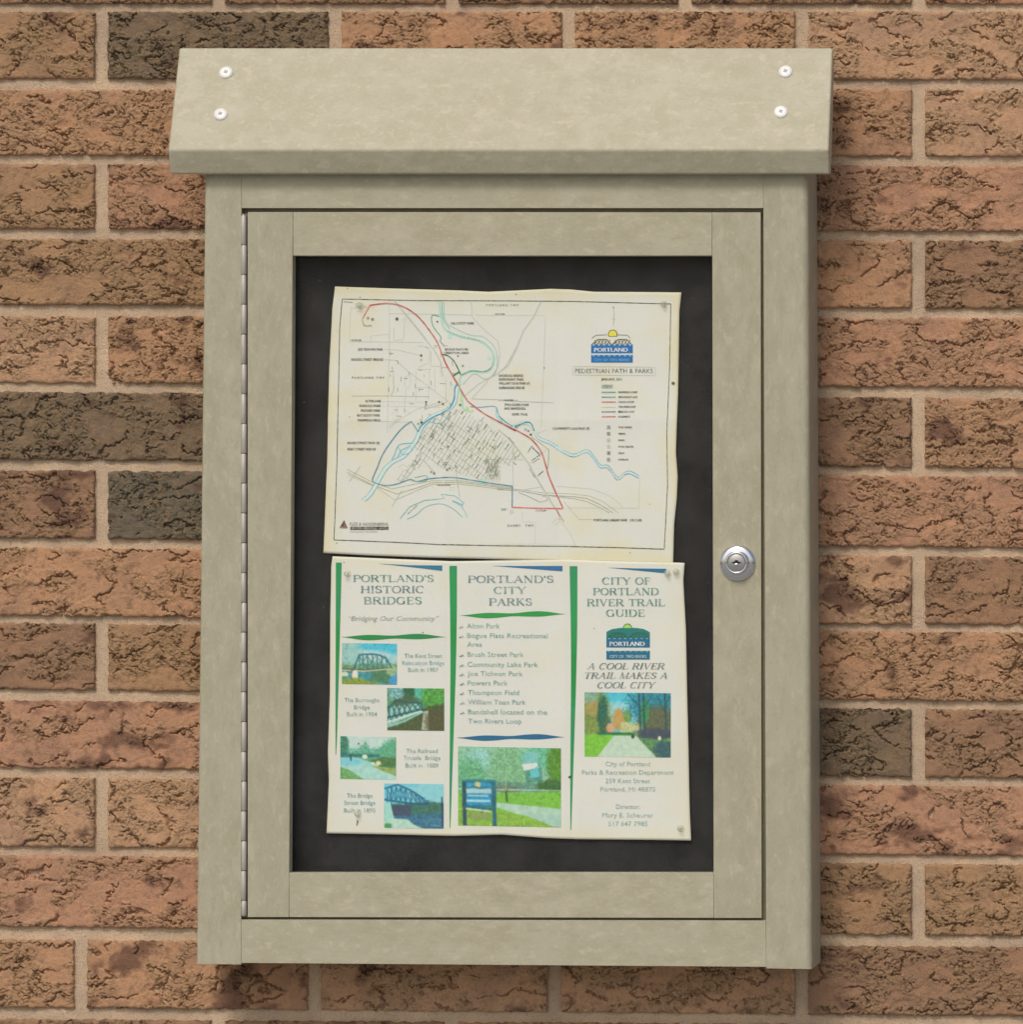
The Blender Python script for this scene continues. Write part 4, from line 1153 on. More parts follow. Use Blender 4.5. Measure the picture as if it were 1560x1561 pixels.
# ---- town emblem (two printings of different colours)
def half(x, y, r_, full):
    a0, a1 = (-205, 25) if full else (-180, 0)
    return [(x + r_ * math.cos(math.radians(a0 + (a1 - a0) * i / 18)), y + r_ * math.sin(math.radians(a0 + (a1 - a0) * i / 18))) for i in range(19)]
def emblem(parent, which, x0, x1, y0, y1, y2, y3, sunx, suny, sr, blue, top, lattice, sun, lift, roof_fill):
    e = Ink(); w = x1 - x0
    e.rect(x0, y0 + (y1 - y0) * 0.52, x1, y1, blue)
    e.rect(x0, y2, x1, y3, blue)
    hy = y0 + (y1 - y0) * 0.52
    if roof_fill:
        e.poly([(x0, hy), (x0, y0 + 6.5), (x0 + w * .12, y0 + 2.4), (x0 + w * .30, y0 + .6), (x0 + w * .5, y0), (x0 + w * .70, y0 + .6), (x0 + w * .86, y0 + 2.2), (x1, y0 + 7), (x1, hy)], top)
    else:
        e.line([(x0 + 1, y0 + 5), (x0 + 8, y0 + .6), (x0 + w * .38, y0)], 0.8, (98, 104, 92))
        e.line([(x0 + w * .62, y0), (x1 - 8, y0 + .6), (x1 - 4, y0 + 5)], 0.8, (98, 104, 92))
    e.build("emblem", parent, which, lift, M_PHOTO)
    e2 = Ink()
    e2.poly(half(sunx, suny, sr + 1.3, not roof_fill), (96, 96, 50) if not roof_fill else (30, 110, 104))
    e2.build("emblem_sun_ring", parent, which, lift + 0.00006, M_PHOTO)
    e3 = Ink(); e3.poly(half(sunx, suny, sr, not roof_fill), sun)
    # two bridge trusses
    for s in (0, 1):
        bx = x0 + 1.5 + s * (w / 2 - 1)
        wd = w / 2 - 2.5; bh = 7.5
        by = hy - .2
        e3.line([(bx, by), (bx + wd * .3, by - bh), (bx + wd * .75, by - bh), (bx + wd, by)], 1.0, lattice)
        for t in range(5):
            a = bx + wd * (.12 + t * .17)
            e3.line([(a, by), (a + wd * .14, by - bh * .9)], 0.9, lattice); e3.line([(a + wd * .14, by), (a, by - bh * .9)], 0.8, (120, 96, 60) if not roof_fill else (70, 96, 70))
    cap = (206, 222, 226)
    for t in range(8):
        a = x0 + w * (t + .5) / 8
        e3.poly([(a - 2, hy + .4), (a, hy + 2.2), (a + 2, hy + .4)], cap if not roof_fill else (130, 176, 178))
        e3.poly([(a - 2, y2 + .6), (a, y2 + 2.4), (a + 2, y2 + .6)], (150, 196, 204) if not roof_fill else (110, 170, 172))
    hh = (y1 - hy) * 0.44
    text(e3, "PORTLAND", (x0 + x1) / 2 - w * .02, y1 - (y1 - hy) * 0.16, hh, (214, 226, 228), 'c', w * .80, bold=0.35)
    text(e3, "CITY OF TWO RIVERS", (x0 + x1) / 2, y3 - (y3 - y2) * 0.18, (y3 - y2) * .34, (120, 178, 208) if not roof_fill else (190, 216, 214), 'c', w * .84, bold=0.1)
    e3.build("emblem_lettering", parent, which, lift + 0.00012, M_PHOTO)
emblem(tmap, 0, 901.5, 965, 510.5, 538.5, 541.2, 552.8, 934.5, 510, 6.0, (34, 104, 164), (60, 90, 80), (84, 92, 60), (206, 198, 76), 0.0003, False)

# ================================================== the brochure
bi = Ink()
GREEN = (42, 142, 78)
for xa, xb, top_, bot_ in [((512, 521), (511.5, 513), 857.5, 1150), ((685, 697), (686.5, 688), 862.5, 1262), ((868.5, 880.5), (871, 872.2), 863, 1265)]:
    n_ = 30
    wmax = xa[1] - xa[0]
    prev = None
    for i in range(n_ + 1):
        t = i / n_
        w_ = wmax * (1 - t) ** 0.8 + 1.0 * t
        l = xa[0] + (xb[0] - xa[0]) * t + (1.2 * math.sin(t * 5) if xa[0] > 600 else 0)
        cur = ((l, top_ + (bot_ - top_) * t), (l + w_, top_ + (bot_ - top_) * t))
        if prev:
            g = noise(np.array([t * 5.0 + xa[0]]), np.array([0.3]), 4)[0]
            c = (int(42 + 10 * g), int(140 - 14 * abs(g)), int(80 + 22 * g))
            bi.poly([prev[0], prev[1], cur[1], cur[0]], c)
        prev = cur
    bi.build("panel_bar", broch, 1, 0.00016, M_PHOTO); bi = Ink()
def wedge(pts, c):
    wi = Ink(); n_ = 14
    (ax, ay), (bx, by), (cx_, cy_), (dx, dy), (ex, ey) = pts
    up = lambda x: float(np.interp(x, [ax, bx, cx_], [ay, by, cy_])); lo_ = lambda x: float(np.interp(x, [ax, ex, dx], [ay, ey, dy]))
    for i in range(n_):
        x0, x1 = ax + (cx_ - ax) * i / n_, ax + (cx_ - ax) * (i + 1) / n_
        wi.poly([(x0, up(x0)), (x1, up(x1)), (x1, lo_(x1)), (x0, lo_(x0) + .02)], c)
    wi.build("printed_wedge", broch, 1, 0.0002, M_PHOTO)
wedge([(575, 859), (625, 861.5), (674.5, 862), (674.8, 870.3), (640, 866)], (52, 112, 138))
wedge([(750, 862.5), (800, 862.8), (857.8, 862.6), (857.8, 871), (820, 868)], (50, 104, 146))
wedge([(926, 865.2), (970, 866.4), (1016, 867), (1012, 873.7), (975, 870)], (44, 104, 138))
def ribbon(x0, x1, yc0, yc1, c, th=8.4):
    n_ = 40; prev = None; wi = Ink()
    for i in range(n_ + 1):
        t = i / n_; x = x0 + (x1 - x0) * t
        yc = yc0 + (yc1 - yc0) * t + 0.8 * math.sin(t * 2 * math.pi)
        w_ = th * (0.04 + 0.96 * float(sstep(0, .27, t)) ** .8 * float(sstep(0, .27, 1 - t)) ** .8 * (1 - .48 * math.exp(-((t - .5) / .13) ** 2)))
        cur = ((x, yc - w_ / 2), (x, yc + w_ / 2))
        if prev: wi.poly([prev[0], prev[1], cur[1], cur[0]], c)
        prev = cur
    wi.build("printed_ribbon", broch, 1, 0.0002, M_PHOTO)
ribbon(521, 679, 971, 971, (40, 128, 70)); ribbon(702, 862, 938, 936, (46, 140, 68)); ribbon(697, 861, 1124.5, 1123.5, (38, 98, 134))

bt = Ink()
HC = (84, 128, 122); HC2 = (90, 120, 126)
# the first heading runs under a pin: its P is half lost
roman(bt, "PORTLAND'S", 600, 886.5, 10.5, 124, HC)
roman(bt, "HISTORIC", 598.5, 903.5, 11.0, 98, HC2)
roman(bt, "BRIDGES", 599, 920.5, 11.2, 90, HC)
roman(bt, "PORTLAND'S", 779, 887.8, 10.8, 132, HC2)
roman(bt, "CITY", 777.5, 904.6, 10.8, 50, HC)
roman(bt, "PARKS", 778.5, 922.5, 11.0, 67, HC2)
roman(bt, "CITY OF", 955.5, 890.5, 10.8, 75, HC)
roman(bt, "PORTLAND", 954.5, 906.6, 10.8, 101, HC)
roman(bt, "RIVER TRAIL", 954.5, 923.4, 10.8, 120, HC)
roman(bt, "GUIDE", 954, 939.4, 10.8, 60, HC)
roman(bt, "A COOL RIVER", 954, 1019.8, 9.6, 118, (96, 110, 108), 0.32)
roman(bt, "TRAIL MAKES A", 953.5, 1034, 9.6, 128, (96, 112, 112), 0.32)
roman(bt, "COOL CITY", 953.5, 1048.6, 9.6, 88, (100, 116, 116), 0.32)
SC = (104, 148, 142); SC2 = (90, 150, 156)
text(bt, "\u201cBridging Our Community\u201d", 598.5, 946, 7.0, (140, 146, 142), 'c', 138, 0, 0.3)
def para(lines, cx, h, al='c', bold=0.0):
    for s, y, w, c in lines: text(bt, s, cx, y, h, c, al, w, 0, 0, bold)
para([("The Kent Street", 1002.5, 57.5, SC), ("Relocation Bridge", 1013.5, 64, (104, 158, 170)), ("Built in 1907", 1024, 46, SC)], 645.5, 6.4)
para([("The Burroughs", 1070, 53, SC), ("Bridge", 1081, 24, SC), ("Built in 1904", 1091.5, 46, SC)], 552, 6.4)
para([("The Railroad", 1147.5, 48, SC), ("Trussle  Bridge", 1158, 56, (112, 150, 154)), ("Built in  1889", 1169.5, 50, SC)], 643.5, 6.4)
para([("The Bridge", 1215.5, 39, SC), ("Street Bridge", 1226.5, 48, SC2), ("Built in 1890", 1238, 48, SC)], 548.5, 6.4)
items = [("Alton Park", 957.3, 50, SC), ("Bogue Flats Recreational", 972, 123, SC), ("Area", 985.5, 23, SC), ("Brush Street Park", 1000.8, 86, SC), ("Community Lake Park", 1016, 107.5, SC),
         ("Joe Tichvon Park", 1030, 84, SC), ("Powers Park", 1044.2, 61, SC), ("Thompson Field", 1058.8, 78, SC), ("William Toan Park", 1073.3, 88, (104, 140, 146)),
         ("Bandshell located on the", 1088.3, 120.5, SC), ("Two Rivers Loop", 1102.3, 81, (104, 146, 150))]
for s, y, w, c in items:
    dx = (y - 957) * 0.014
    text(bt, s, 712 + dx, y, 7.2, c, 'l', w, 0.005, 0, 0.0)
    if s not in ("Area", "Two Rivers Loop"):
        bx = 700 + dx
        bt.line([(bx, y + .2), (bx + 2.2, y - 1.6), (bx + 3, y + .8), (bx + 4.6, y - 3.4), (bx + 6.6, y - .4)], 1.1, (70, 88, 104))
para([("City of Portland", 1167.5, 68, (116, 158, 160)), ("Parks & Recreation Department", 1180.3, 140, (124, 156, 150)), ("259 Kent Street", 1193.3, 68, (116, 156, 156)), ("Portland, MI 48875", 1206, 84, (140, 160, 152)),
      ("Director:", 1232.5, 36, (132, 158, 156)), ("Mary E. Scheurer", 1245.5, 78, (128, 162, 162)), ("517 647 7985", 1258.4, 60, (130, 170, 166))], 957.5, 6.8)
for x, y, r in [(524.5, 857.3, .8), (645, 964, 1.0), (702, 1124, 0.6), (906, 958, .9), (868.5, 1184.5, 2.0), (870.8, 1183, 1.4), (544, 1256, 1.1), (545.5, 1253, 1.3), (547, 1133.5, 1.4)]:
    bt.disc(x, y, r, (70, 70, 60), 8)
bt.line([(545, 1250), (544.5, 1258)], 1.2, (60, 60, 50))
bt.build("lettering", broch, 1, 0.00042, M_TEXT)
emblem(broch, 1, 924.8, 991, 956.6, 986.8, 992, 1005.2, 957, 957.3, 5.6, (34, 102, 132), (36, 116, 112), (46, 84, 70), (158, 196, 84), 0.0003, True)

# ---- printed photographs, painted pixel by pixel on a fine mesh
class Paint:
    def __init__(s, x0, y0, x1, y1, step=0.8):
        s.x, s.y = np.meshgrid(np.arange(x0, x1 + step, step), np.arange(y0, y1 + step, step))
        s.x = np.minimum(s.x, x1); s.y = np.minimum(s.y, y1)
        s.u = (s.x - x0) / (x1 - x0); s.v = (s.y - y0) / (y1 - y0)
        s.w, s.h = x1 - x0, y1 - y0
        s.c = np.zeros(s.x.shape + (3,)); s.seed = int(x0)
    def nz(s, k, sd=0, oct=4): return fbm(s.x / k, s.y / k, s.seed + sd, oct)
    def fill(s, m, c, c2=None, k=4, sd=0, a=1.0):
        m = np.clip(m, 0, 1)[..., None] * a
        col = np.array(c, float)
        if c2 is not None:
            t = sstep(-0.55, 0.55, s.nz(k, sd))[..., None]
            col = np.array(c, float) * (1 - t) + np.array(c2, float) * t
        s.c = s.c * (1 - m) + col * m
    def below(s, pts, soft=0.02, rag=0.0, rk=3, sd=3):
        """mask for v below the polyline v = f(u)"""
        a = np.array(pts); f = np.interp(s.u, a[:, 0], a[:, 1]) + rag * s.nz(rk, sd)
        return sstep(-soft, soft, s.v - f)
    def blob(s, cu, cv, ru, rv, rag=0.35, rk=5, sd=7, soft=0.25):
        r = np.sqrt(((s.u - cu) / ru) ** 2 + ((s.v - cv) / rv) ** 2) + rag * s.nz(rk, sd)
        return 1 - sstep(1 - soft, 1 + soft, r)
    def seg(s, a, b, w):
        ax, ay = a[0] * s.w, a[1] * s.h; bx, by = b[0] * s.w, b[1] * s.h
        X = s.u * s.w; Y = s.v * s.h
        dx, dy = bx - ax, by - ay; L = dx * dx + dy * dy + 1e-9
        t = np.clip(((X - ax) * dx + (Y - ay) * dy) / L, 0, 1)
        d = np.hypot(X - ax - t * dx, Y - ay - t * dy)
        return 1 - sstep(w / 2, w / 2 + 0.7, d)
    def lines(s, pts, w, c, a=1.0):
        for p, q in zip(pts[:-1], pts[1:]): s.fill(s.seg(p, q, w), c, a=a)
    def box(s, u0, v0, u1, v1, soft=0.012):
        return sstep(u0 - soft, u0 + soft, s.u) * (1 - sstep(u1 - soft, u1 + soft, s.u)) * sstep(v0 - soft, v0 + soft, s.v) * (1 - sstep(v1 - soft, v1 + soft, s.v))
    def quad(s, p):
        m = np.ones_like(s.u); 
        for i in range(len(p)):
            a, b = p[i], p[(i + 1) % len(p)]
            d = (b[0] - a[0]) * (s.v - a[1]) - (b[1] - a[1]) * (s.u - a[0])
            m = m * sstep(-0.006, 0.006, d / max(math.hypot(b[0] - a[0], b[1] - a[1]), 1e-6))
        return m
    def speckle(s, amt, k=1.6):
        for _ in range(2):
            q_ = np.pad(s.c, ((1, 1), (1, 1), (0, 0)), 'edge'); s.c = (2 * s.c + q_[:-2, 1:-1] + q_[2:, 1:-1] + q_[1:-1, :-2] + q_[1:-1, 2:]) / 6
        s.c = s.c * (1 + 0.08 * s.nz(9, 90)[..., None]) + 5 * s.nz(6, 91)[..., None]
        g = sstep(6, 40, s.c[..., 1] - s.c[..., 0]) * (s.c[..., 1] < 180)
        leaf = noise(s.x / 3.0, s.y / 2.6, s.seed + 71) + 0.9 * noise(s.x / 7.5, s.y / 6.0, s.seed + 72) + 0.35 * noise(s.x / 1.6, s.y / 5, s.seed + 73)
        s.c = s.c * (1 + 0.10 * (g * leaf)[..., None])
        s.c = s.c * 0.88 + s.c.mean(-1, keepdims=True) * 0.12
        s.c = s.c * 0.94 + np.array((170, 190, 180)) * 0.06
        s.c = s.c * (1 + amt * noise(s.x / k, s.y / k, s.seed + 55)[..., None]) + 10 * amt * noise(s.x / 3, s.y / 3, s.seed + 56)[..., None] * np.array([1, -0.3, 0.5])
    def build(s, label, skew=0.0):
        s.speckle(0.025)
        ny, nx = s.x.shape
        yy = s.y + skew * s.u
        co = Q(s.x, yy, 1, 0.0002)
        idx = np.arange(nx * ny).reshape(ny, nx)
        q = np.stack([idx[:-1, :-1], idx[1:, :-1], idx[1:, 1:], idx[:-1, 1:]], -1).reshape(-1, 4)
        col = np.clip(lin(np.clip(s.c.reshape(-1, 3), 0, 255)) / KEXP, 0.004, 0.85)
        o = mesh_obj("printed_photo", co.reshape(-1, 3), q, M_PHOTO, broch, True, colors=col)
        o["label"] = label

# 1: arched truss over a river
p = Paint(521.5, 980, 605.5, 1042.5)
p.fill(p.u * 0 + 1, (130, 188, 196), (168, 200, 196), 14); p.fill(p.blob(.75, .05, .5, .25), (56, 178, 204)); p.fill(p.blob(.5, .28, .4, .12), (196, 204, 206), a=.7)
p.fill(p.blob(.1, .3, .3, .35), (110, 168, 160), (140, 190, 180), 3, a=.7)
p.fill(p.below([(0, .50), (.2, .52), (.5, .47), (.8, .5), (1, .48)], .05, .12), (70, 128, 104), (118, 156, 96), 3)
p.fill(p.below([(0, .66), (.3, .68), (1, .60)], .02), (60, 150, 170), (52, 120, 120), 6)
p.fill(p.blob(.75, .80, .22, .16), (48, 108, 84), (80, 130, 80), 3); p.fill(p.blob(.95, .9, .1, .2), (52, 140, 190)); p.fill(p.blob(.9, .65, .1, .14), (150, 180, 120), a=.8)
p.lines([(.22, .62), (.31, .30), (.38, .27), (.55, .26), (.68, .28), (.80, .36), (.90, .58)], 1.7, (34, 104, 116))
for a in (.31, .38, .46, .55, .63, .72, .80): p.lines([(a, .27 if a < .7 else .33), (a + .02, .62)], 1.0, (44, 112, 116))
for a in (.31, .46, .63): p.lines([(a, .30), (a + .15, .6)], .8, (60, 126, 120)); p.lines([(a + .15, .30), (a, .6)], .8, (60, 126, 120))
p.lines([(0, .64), (.4, .66), (.9, .60)], 2.2, (66, 84, 66)); p.lines([(0, .66), (.4, .68), (.9, .61)], 1.0, (200, 196, 150))
p.fill(p.box(.17, .66, .25, .92), (92, 76, 60)); p.fill(p.blob(.24, .78, .06, .12), (214, 214, 196)); p.fill(p.blob(.05, .76, .07, .06), (196, 206, 170))
p.fill(p.below([(0, .88), (.3, .84), (.6, .95), (.7, 1.0), (1, 1.05)], .03, .1), (150, 168, 44), (90, 120, 50), 3)
p.build("printed photo of an arched truss bridge over water", 1.2)
# 2: footbridge among trees
p = Paint(590.5, 1048.5, 677.5, 1113)
p.fill(p.u * 0 + 1, (56, 128, 96), (96, 150, 90), 5); p.fill(p.blob(.2, .12, .18, .22), (150, 196, 216), (60, 130, 110), 3); p.fill(p.blob(.6, .12, .2, .2), (58, 180, 170), (80, 160, 120), 3)
p.fill(p.blob(.38, .1, .1, .3), (40, 96, 60)); p.fill(p.blob(.85, .2, .25, .3), (90, 180, 50), (50, 120, 60), 4); p.fill(p.blob(.35, .33, .25, .13), (86, 100, 60), (60, 90, 70), 3)
p.fill(p.quad([(0, .46), (.6, .34), (.6, .55), (0, .90)]), (170, 205, 196), (110, 160, 150), 4)
p.fill(p.below([(0, .95), (.3, .82), (.55, .60), (.65, .45), (1, .35)], .02, .08), (84, 92, 44), (56, 74, 50), 4)
p.lines([(0, .50), (.16, .30), (.60, .36), (.62, .55)], 1.8, (26, 92, 88))
for i in range(7):
    a = i * .09; p.lines([(a, .44 - .01 * i), (a + .07, .76 - .05 * i)], 1.2, (22, 84, 84)); p.lines([(a + .07, .40), (a, .80 - .05 * i)], .9, (40, 108, 104))
p.lines([(0, .70), (.3, .60), (.6, .50)], 1.4, (20, 78, 76)); p.lines([(0, .80), (.3, .68), (.6, .54)], 1.0, (200, 220, 210)); p.lines([(0, .92), (.3, .78), (.62, .56)], 1.8, (130, 190, 180))
p.fill(p.quad([(.64, .55), (.72, .52), (.73, 1.0), (.60, .98)]), (176, 190, 170), (150, 170, 150), 4); p.fill(p.blob(.85, .8, .2, .3), (92, 80, 44), (70, 70, 50), 3, a=.7)
p.build("printed photo of a footbridge among dense trees", 1.0)
# 3: path with low bridge
p = Paint(519, 1122, 604, 1187)
p.fill(p.u * 0 + 1, (166, 198, 190), (184, 206, 198), 12)
p.fill(p.below([(0, .05), (.12, .1), (.15, .3), (.3, .32), (.45, .15), (.55, .3), (.68, .28), (.8, .12), (.95, .05), (1, .02)], .05, .15), (62, 150, 112), (100, 172, 130), 3)
p.fill(p.blob(.05, .25, .1, .35), (36, 104, 86), (70, 140, 110), 3); p.fill(p.box(.0, .41, .7, .48), (30, 100, 116), (44, 120, 110), 4); p.fill(p.box(.15, .28, .75, .33), (80, 170, 160), a=.6)
p.fill(p.blob(.85, .6, .3, .12), (44, 104, 64), (90, 120, 60), 3)
p.fill(p.below([(0, .50), (.3, .50), (.6, .62), (1, .92)], .02), (136, 196, 190), (160, 206, 190), 8)
p.fill(p.blob(.15, .6, .25, .09), (110, 190, 204)); p.fill(p.below([(0, .72), (.15, .78), (.42, 1.0), (1, 1.6)], .015), (84, 152, 84), (110, 166, 90), 3)
p.fill(p.quad([(.55, .68), (1, .74), (1, .90), (.8, .82)]), (150, 170, 84), (120, 150, 70), 3); p.fill(p.blob(.44, .47, .045, .05, 0), (224, 226, 196)); p.fill(p.blob(.68, .62, .05, .05), (222, 206, 150)); p.fill(p.blob(.59, .63, .04, .035), (190, 220, 200))
p.lines([(.19, .43), (.19, .56)], 1.4, (24, 70, 80))
p.build("printed photo of a riverside path, faded green", 1.5)
# 4: truss bridge on abutment
p = Paint(586, 1194, 676.5, 1262)
p.fill(p.u * 0 + 1, (86, 184, 204), (100, 192, 208), 14); p.fill(p.blob(.9, .2, .5, .3), (128, 196, 204), a=.8)
p.fill(p.below([(0, .46), (.4, .44), (.65, .38), (1, .42)], .02, .08), (44, 96, 90), (60, 120, 90), 3)
p.fill(p.below([(.1, .70), (.4, .68), (1, .66)], .03, .04), (36, 84, 130), (60, 124, 140), 4); p.fill(p.box(.13, .48, .45, .72), (70, 62, 84), (50, 84, 110), 5)
p.fill(p.quad([(0, .40), (.1, .42), (.17, .80), (0, .84)]), (140, 206, 192)); p.fill(p.below([(0, .84), (.15, .78), (.4, .80), (.5, .92), (.7, 1.02), (1, 1.1)], .015), (150, 200, 182), (176, 206, 188), 6)
p.fill(p.blob(.06, .95, .07, .06), (60, 150, 90))
p.lines([(0, .12), (.22, .02), (.45, .15), (.66, .33), (.72, .42)], 1.8, (28, 92, 130)); p.lines([(0, .36), (.2, .40), (.5, .45), (.75, .44)], 2.0, (28, 84, 120))
for a, t in [(.05, .11), (.12, .07), (.2, .03), (.28, .07), (.36, .11), (.45, .16), (.53, .22), (.6, .28), (.66, .34)]:
    p.lines([(a, t), (a, .42)], 1.1, (34, 104, 140)); p.lines([(a, t), (a + .08, .42)], .8, (44, 118, 150)); p.lines([(a + .08, t + .03), (a, .40)], .8, (44, 118, 150))
p.lines([(.97, .3), (.98, .95)], 1.2, (40, 60, 90))
for i in range(10): p.lines([(.5 + .03 * i, .78 + .015 * i), (.95, .76 + .02 * i)], .7, (84, 156, 170) if i % 2 else (30, 74, 110), a=.7)
p.build("printed photo of a steel truss bridge, faded blue", 1.0)
# 5: park with blue sign
p = Paint(698.5, 1137.5, 855.5, 1258)
p.fill(p.u * 0 + 1, (104, 168, 128), (140, 194, 164), 5); p.fill(p.blob(.2, .18, .14, .16, .5), (176, 212, 208), (90, 176, 170), 3, a=.8); p.fill(p.blob(.62, .03, .25, .08), (190, 204, 190), a=.8)
p.fill(p.blob(.5, .25, .2, .3, .4), (92, 156, 104), (130, 186, 140), 3); p.fill(p.blob(.1, .45, .2, .3, .4), (70, 150, 100), (110, 180, 130), 3)
p.fill(p.blob(.8, .12, .2, .16), (66, 160, 120), (120, 196, 160), 3); p.fill(p.blob(1.0, .2, .14, .3), (96, 150, 40), (60, 120, 40), 4); p.fill(p.quad([(.63, .12), (.70, .05), (.78, .07), (.77, .20), (.62, .20)]), (110, 182, 178))
p.fill(p.box(.38, .44, 1, .56), (74, 128, 104), (100, 150, 130), 4); p.fill(p.quad([(.64, .06), (.71, .05), (.71, .18), (.62, .19)]), (104, 184, 176), a=.7)
p.fill(p.quad([(.65, .28), (.79, .24), (.83, .43), (.66, .44)]), (60, 132, 116), a=.8)
p.fill(p.quad([(.617, .21), (.765, .19), (.79, .25), (.64, .293)]), (204, 212, 200)); p.fill(p.quad([(.70, .30), (.775, .22), (.795, .366), (.70, .38)]), (84, 184, 190)); p.lines([(.78, .21), (.81, .27), (.81, .38)], 1.0, (80, 140, 130)); p.fill(p.blob(.92, .48, .15, .08), (44, 92, 48), (70, 110, 50), 3)
p.fill(p.blob(.48, .53, .14, .05), (84, 96, 78), (110, 140, 110), 3)
p.fill(p.below([(0, .56), (.35, .58), (.6, .57), (1, .54)], .015, .03), (90, 172, 60), (130, 190, 50), 4); p.fill(p.below([(.55, .53), (1, .525)], .0, 0) * (1 - p.below([(.55, .545), (1, .54)], .01)), (170, 206, 190), a=.8)
p.fill(p.quad([(0, .66), (.38, .70), (1, .765), (1, 1.0), (.92, .98), (.62, .86), (.38, .81), (0, .74)]), (152, 192, 168), (166, 200, 178), 9)
p.fill(p.quad([(.62, .84), (1, .85), (1, 1), (.9, .985)]), (150, 190, 172))
p.fill(p.below([(0, .76), (.38, .81), (.62, .86), (.82, .93), (.95, 1.02), (1, 1.1)], .012, .02), (104, 168, 66), (140, 176, 44), 5); p.fill(p.blob(.2, .88, .12, .05), (126, 140, 84), a=.7)
p.lines([(.465, .53), (.475, .68)], 2.4, (48, 96, 40)); p.lines([(.46, .30), (.465, .55)], 1.2, (150, 186, 140), a=.7)
p.fill(p.box(.04, .42, .37, .76), (34, 100, 124)); p.fill(p.box(.065, .45, .325, .74), (30, 128, 178), (40, 150, 190), 8); p.fill(p.box(.065, .53, .325, .59), (150, 192, 200)); p.fill(p.blob(.19, .48, .03, .04, 0), (190, 184, 130)); p.lines([(.09, .53), (.15, .50), (.22, .53), (.30, .50)], 1.0, (40, 96, 80))
for i in range(9): p.lines([(.10 + .022 * i, .62), (.112 + .022 * i, .62)], 1.6, (150, 206, 220))
for i in range(8): p.lines([(.09 + .028 * i, .685), (.108 + .028 * i, .685)], 3.2, (140, 200, 220))
p.lines([(.06, .45), (.065, .99)], 5.2, (38, 74, 86)); p.lines([(.345, .45), (.355, .99)], 5.4, (34, 96, 110)); p.lines([(.05, .43), (.36, .43)], 2.6, (36, 124, 130)); p.lines([(.07, .755), (.33, .785)], 3.0, (30, 98, 130))
p.lines([(.235, .77), (.235, .82)], 2.4, (40, 96, 130)); p.lines([(.08, .785), (.31, .815)], 1.2, (196, 210, 196))
p.build("printed photo of a blue park sign beside a path", 3.0)
# 6: trail between autumn trees
p = Paint(891.5, 1055, 1023, 1153)
p.fill(p.u * 0 + 1, (44, 176, 204), (70, 186, 204), 18); p.fill(p.blob(.4, .3, .3, .15), (150, 200, 206), a=.8)
p.fill(p.blob(.1, .35, .20, .42, .35), (140, 150, 66), (90, 130, 60), 4); p.fill(p.blob(.06, .05, .1, .12), (120, 170, 160), a=.7); p.fill(p.blob(.10, .25, .09, .12), (180, 140, 80), a=.6)
p.fill(p.blob(.21, .35, .06, .30, .4), (24, 84, 76), (50, 104, 70), 3); p.fill(p.blob(.26, .55, .06, .16), (40, 96, 70), (80, 100, 60), 3)
p.fill(p.blob(.40, .42, .08, .17, .35), (168, 152, 66), (196, 140, 84), 3); p.fill(p.blob(.50, .36, .05, .1, .3), (110, 150, 60)); p.fill(p.blob(.30, .56, .05, .08), (200, 150, 110)); p.fill(p.box(.42, .46, .66, .62), (190, 196, 140), (160, 170, 110), 4)
p.fill(p.blob(.80, .2, .3, .28, .6, 4), (28, 110, 140), (40, 140, 150), 2.5); p.fill(p.blob(.85, .45, .22, .25, .4), (62, 84, 60), (110, 104, 70), 3); p.fill(p.blob(.70, .3, .05, .2), (44, 120, 70), (60, 140, 80), 3)
for a in (.63, .68, .93): p.lines([(a, 0), (a + .02, .6)], 1.4, (24, 70, 80))
for a, b in (((.63, .2), (.5, .02)), ((.65, .3), (.78, .05)), ((.93, .3), (.84, .04)), ((.93, .2), (.99, .05))): p.lines([a, b], .9, (30, 80, 96))
p.fill(p.below([(0, .66), (.3, .63), (.6, .62), (1, .62)], .015), (92, 180, 44), (130, 196, 50), 4); p.fill(p.box(.15, .62, .58, .66), (40, 110, 50), (30, 100, 90), 3)
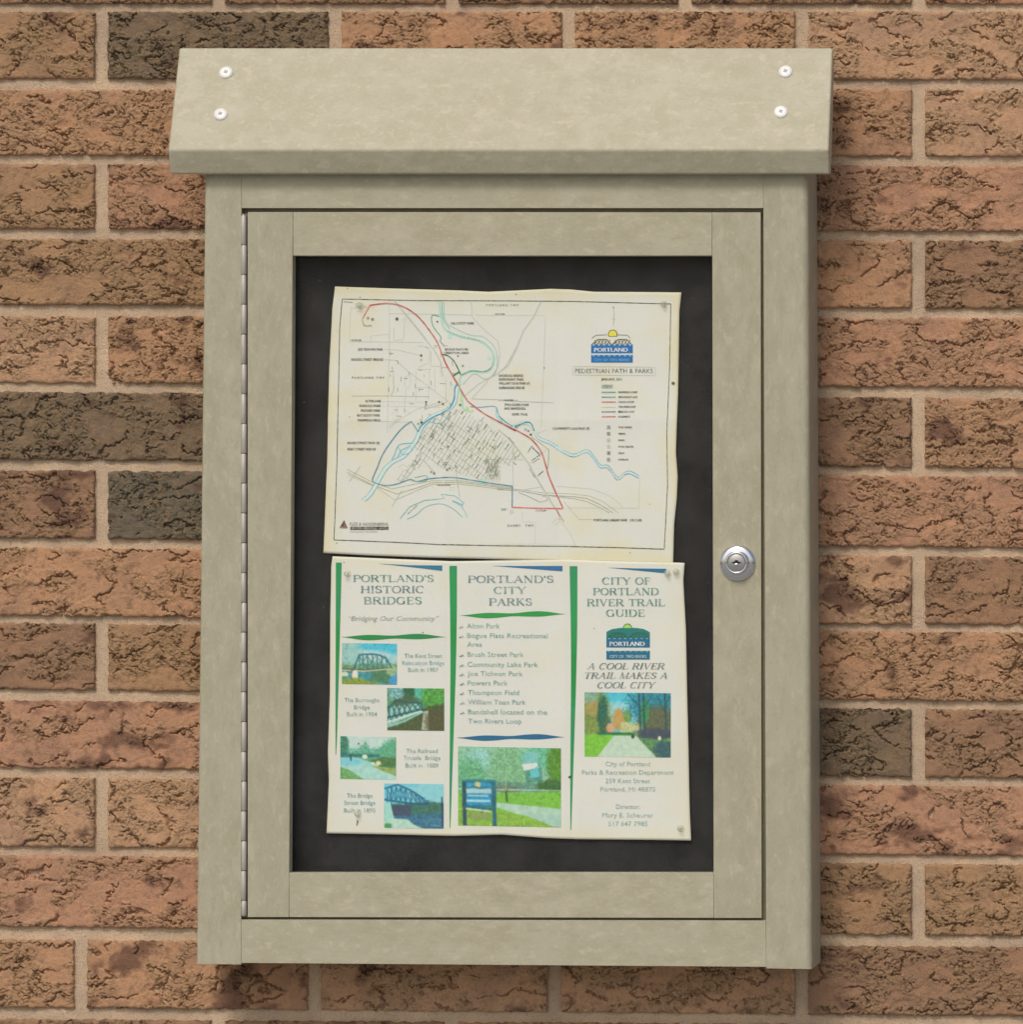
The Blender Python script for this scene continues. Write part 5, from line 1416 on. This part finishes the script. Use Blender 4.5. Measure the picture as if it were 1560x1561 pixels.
p.fill(p.blob(.83, .64, .24, .09, .3), (52, 62, 90), (70, 80, 80), 3); p.fill(p.below([(.58, .70), (1, .74)], .02, .05) * (p.u > .55), (100, 156, 84), (60, 110, 70), 3); p.fill(p.blob(.95, .88, .15, .14), (40, 80, 110), (60, 100, 80), 3)
p.fill(p.quad([(.34, .67), (.60, .67), (.84, 1.01), (.14, 1.01)]), (170, 198, 178), (182, 204, 178), 6)
p.fill(p.blob(.56, .68, .02, .03, 0), (44, 60, 60)); p.fill(p.blob(.87, .70, .02, .03), (210, 220, 190))
p.build("printed photo of a trail between autumn trees", 1.6)

bpy.data.objects.remove(_to, do_unlink=True)

# ------------------------------------------------------------------ clear push pins
pins = [(549, 466, 0, "clear pushpin at the map's upper left corner"),
        (1012, 464, 0, "clear pushpin at the map's upper right corner"),
        (530, 874, 1, "clear pushpin over the first letter of the left brochure heading"),
        (1018, 874, 1, "left one of two clear pushpins at the brochure's upper right corner"),
        (1031, 872, 1, "right one of two clear pushpins, nearest the brochure's upper right corner"),
        (546, 1240, 1, "clear pushpin at the brochure's lower left, over the last caption"),
        (1038, 1262, 1, "clear pushpin at the brochure's lower right corner")]
V, F = lathe([(0.0030, 0.0001), (0.0031, 0.0004), (0.0026, 0.0009), (0.0014, 0.0014), (0.0012, 0.0024), (0.0018, 0.0036), (0.0020, 0.0042), (0.0015, 0.0046)], 24)
for i, (x, y, w, lab) in enumerate(pins):
    q3 = Q(np.array([x]), np.array([y]), w, 0.0004)[0]
    ax = Vector((0.12 * math.sin(i * 2.1), -1, 0.15 * math.cos(i * 1.7)))
    o = mesh_obj("pushpin", orient(V, (0, 0, 0), ax, (0, 0, 1)), F, M_CLEAR, None, True)
    o.location = tuple(float(t) for t in q3)
    tag(o, lab, "pushpin", "clear pushpins holding the papers")
    V3, F3 = lathe([(0.0004, -0.0004), (0.0004, 0.0022), (0.0001, 0.0024)], 8)
    pt = mesh_obj("pin_shaft", orient(V3, q3, ax, (0, 0, 1)), F3, M_CHROME, o, True)
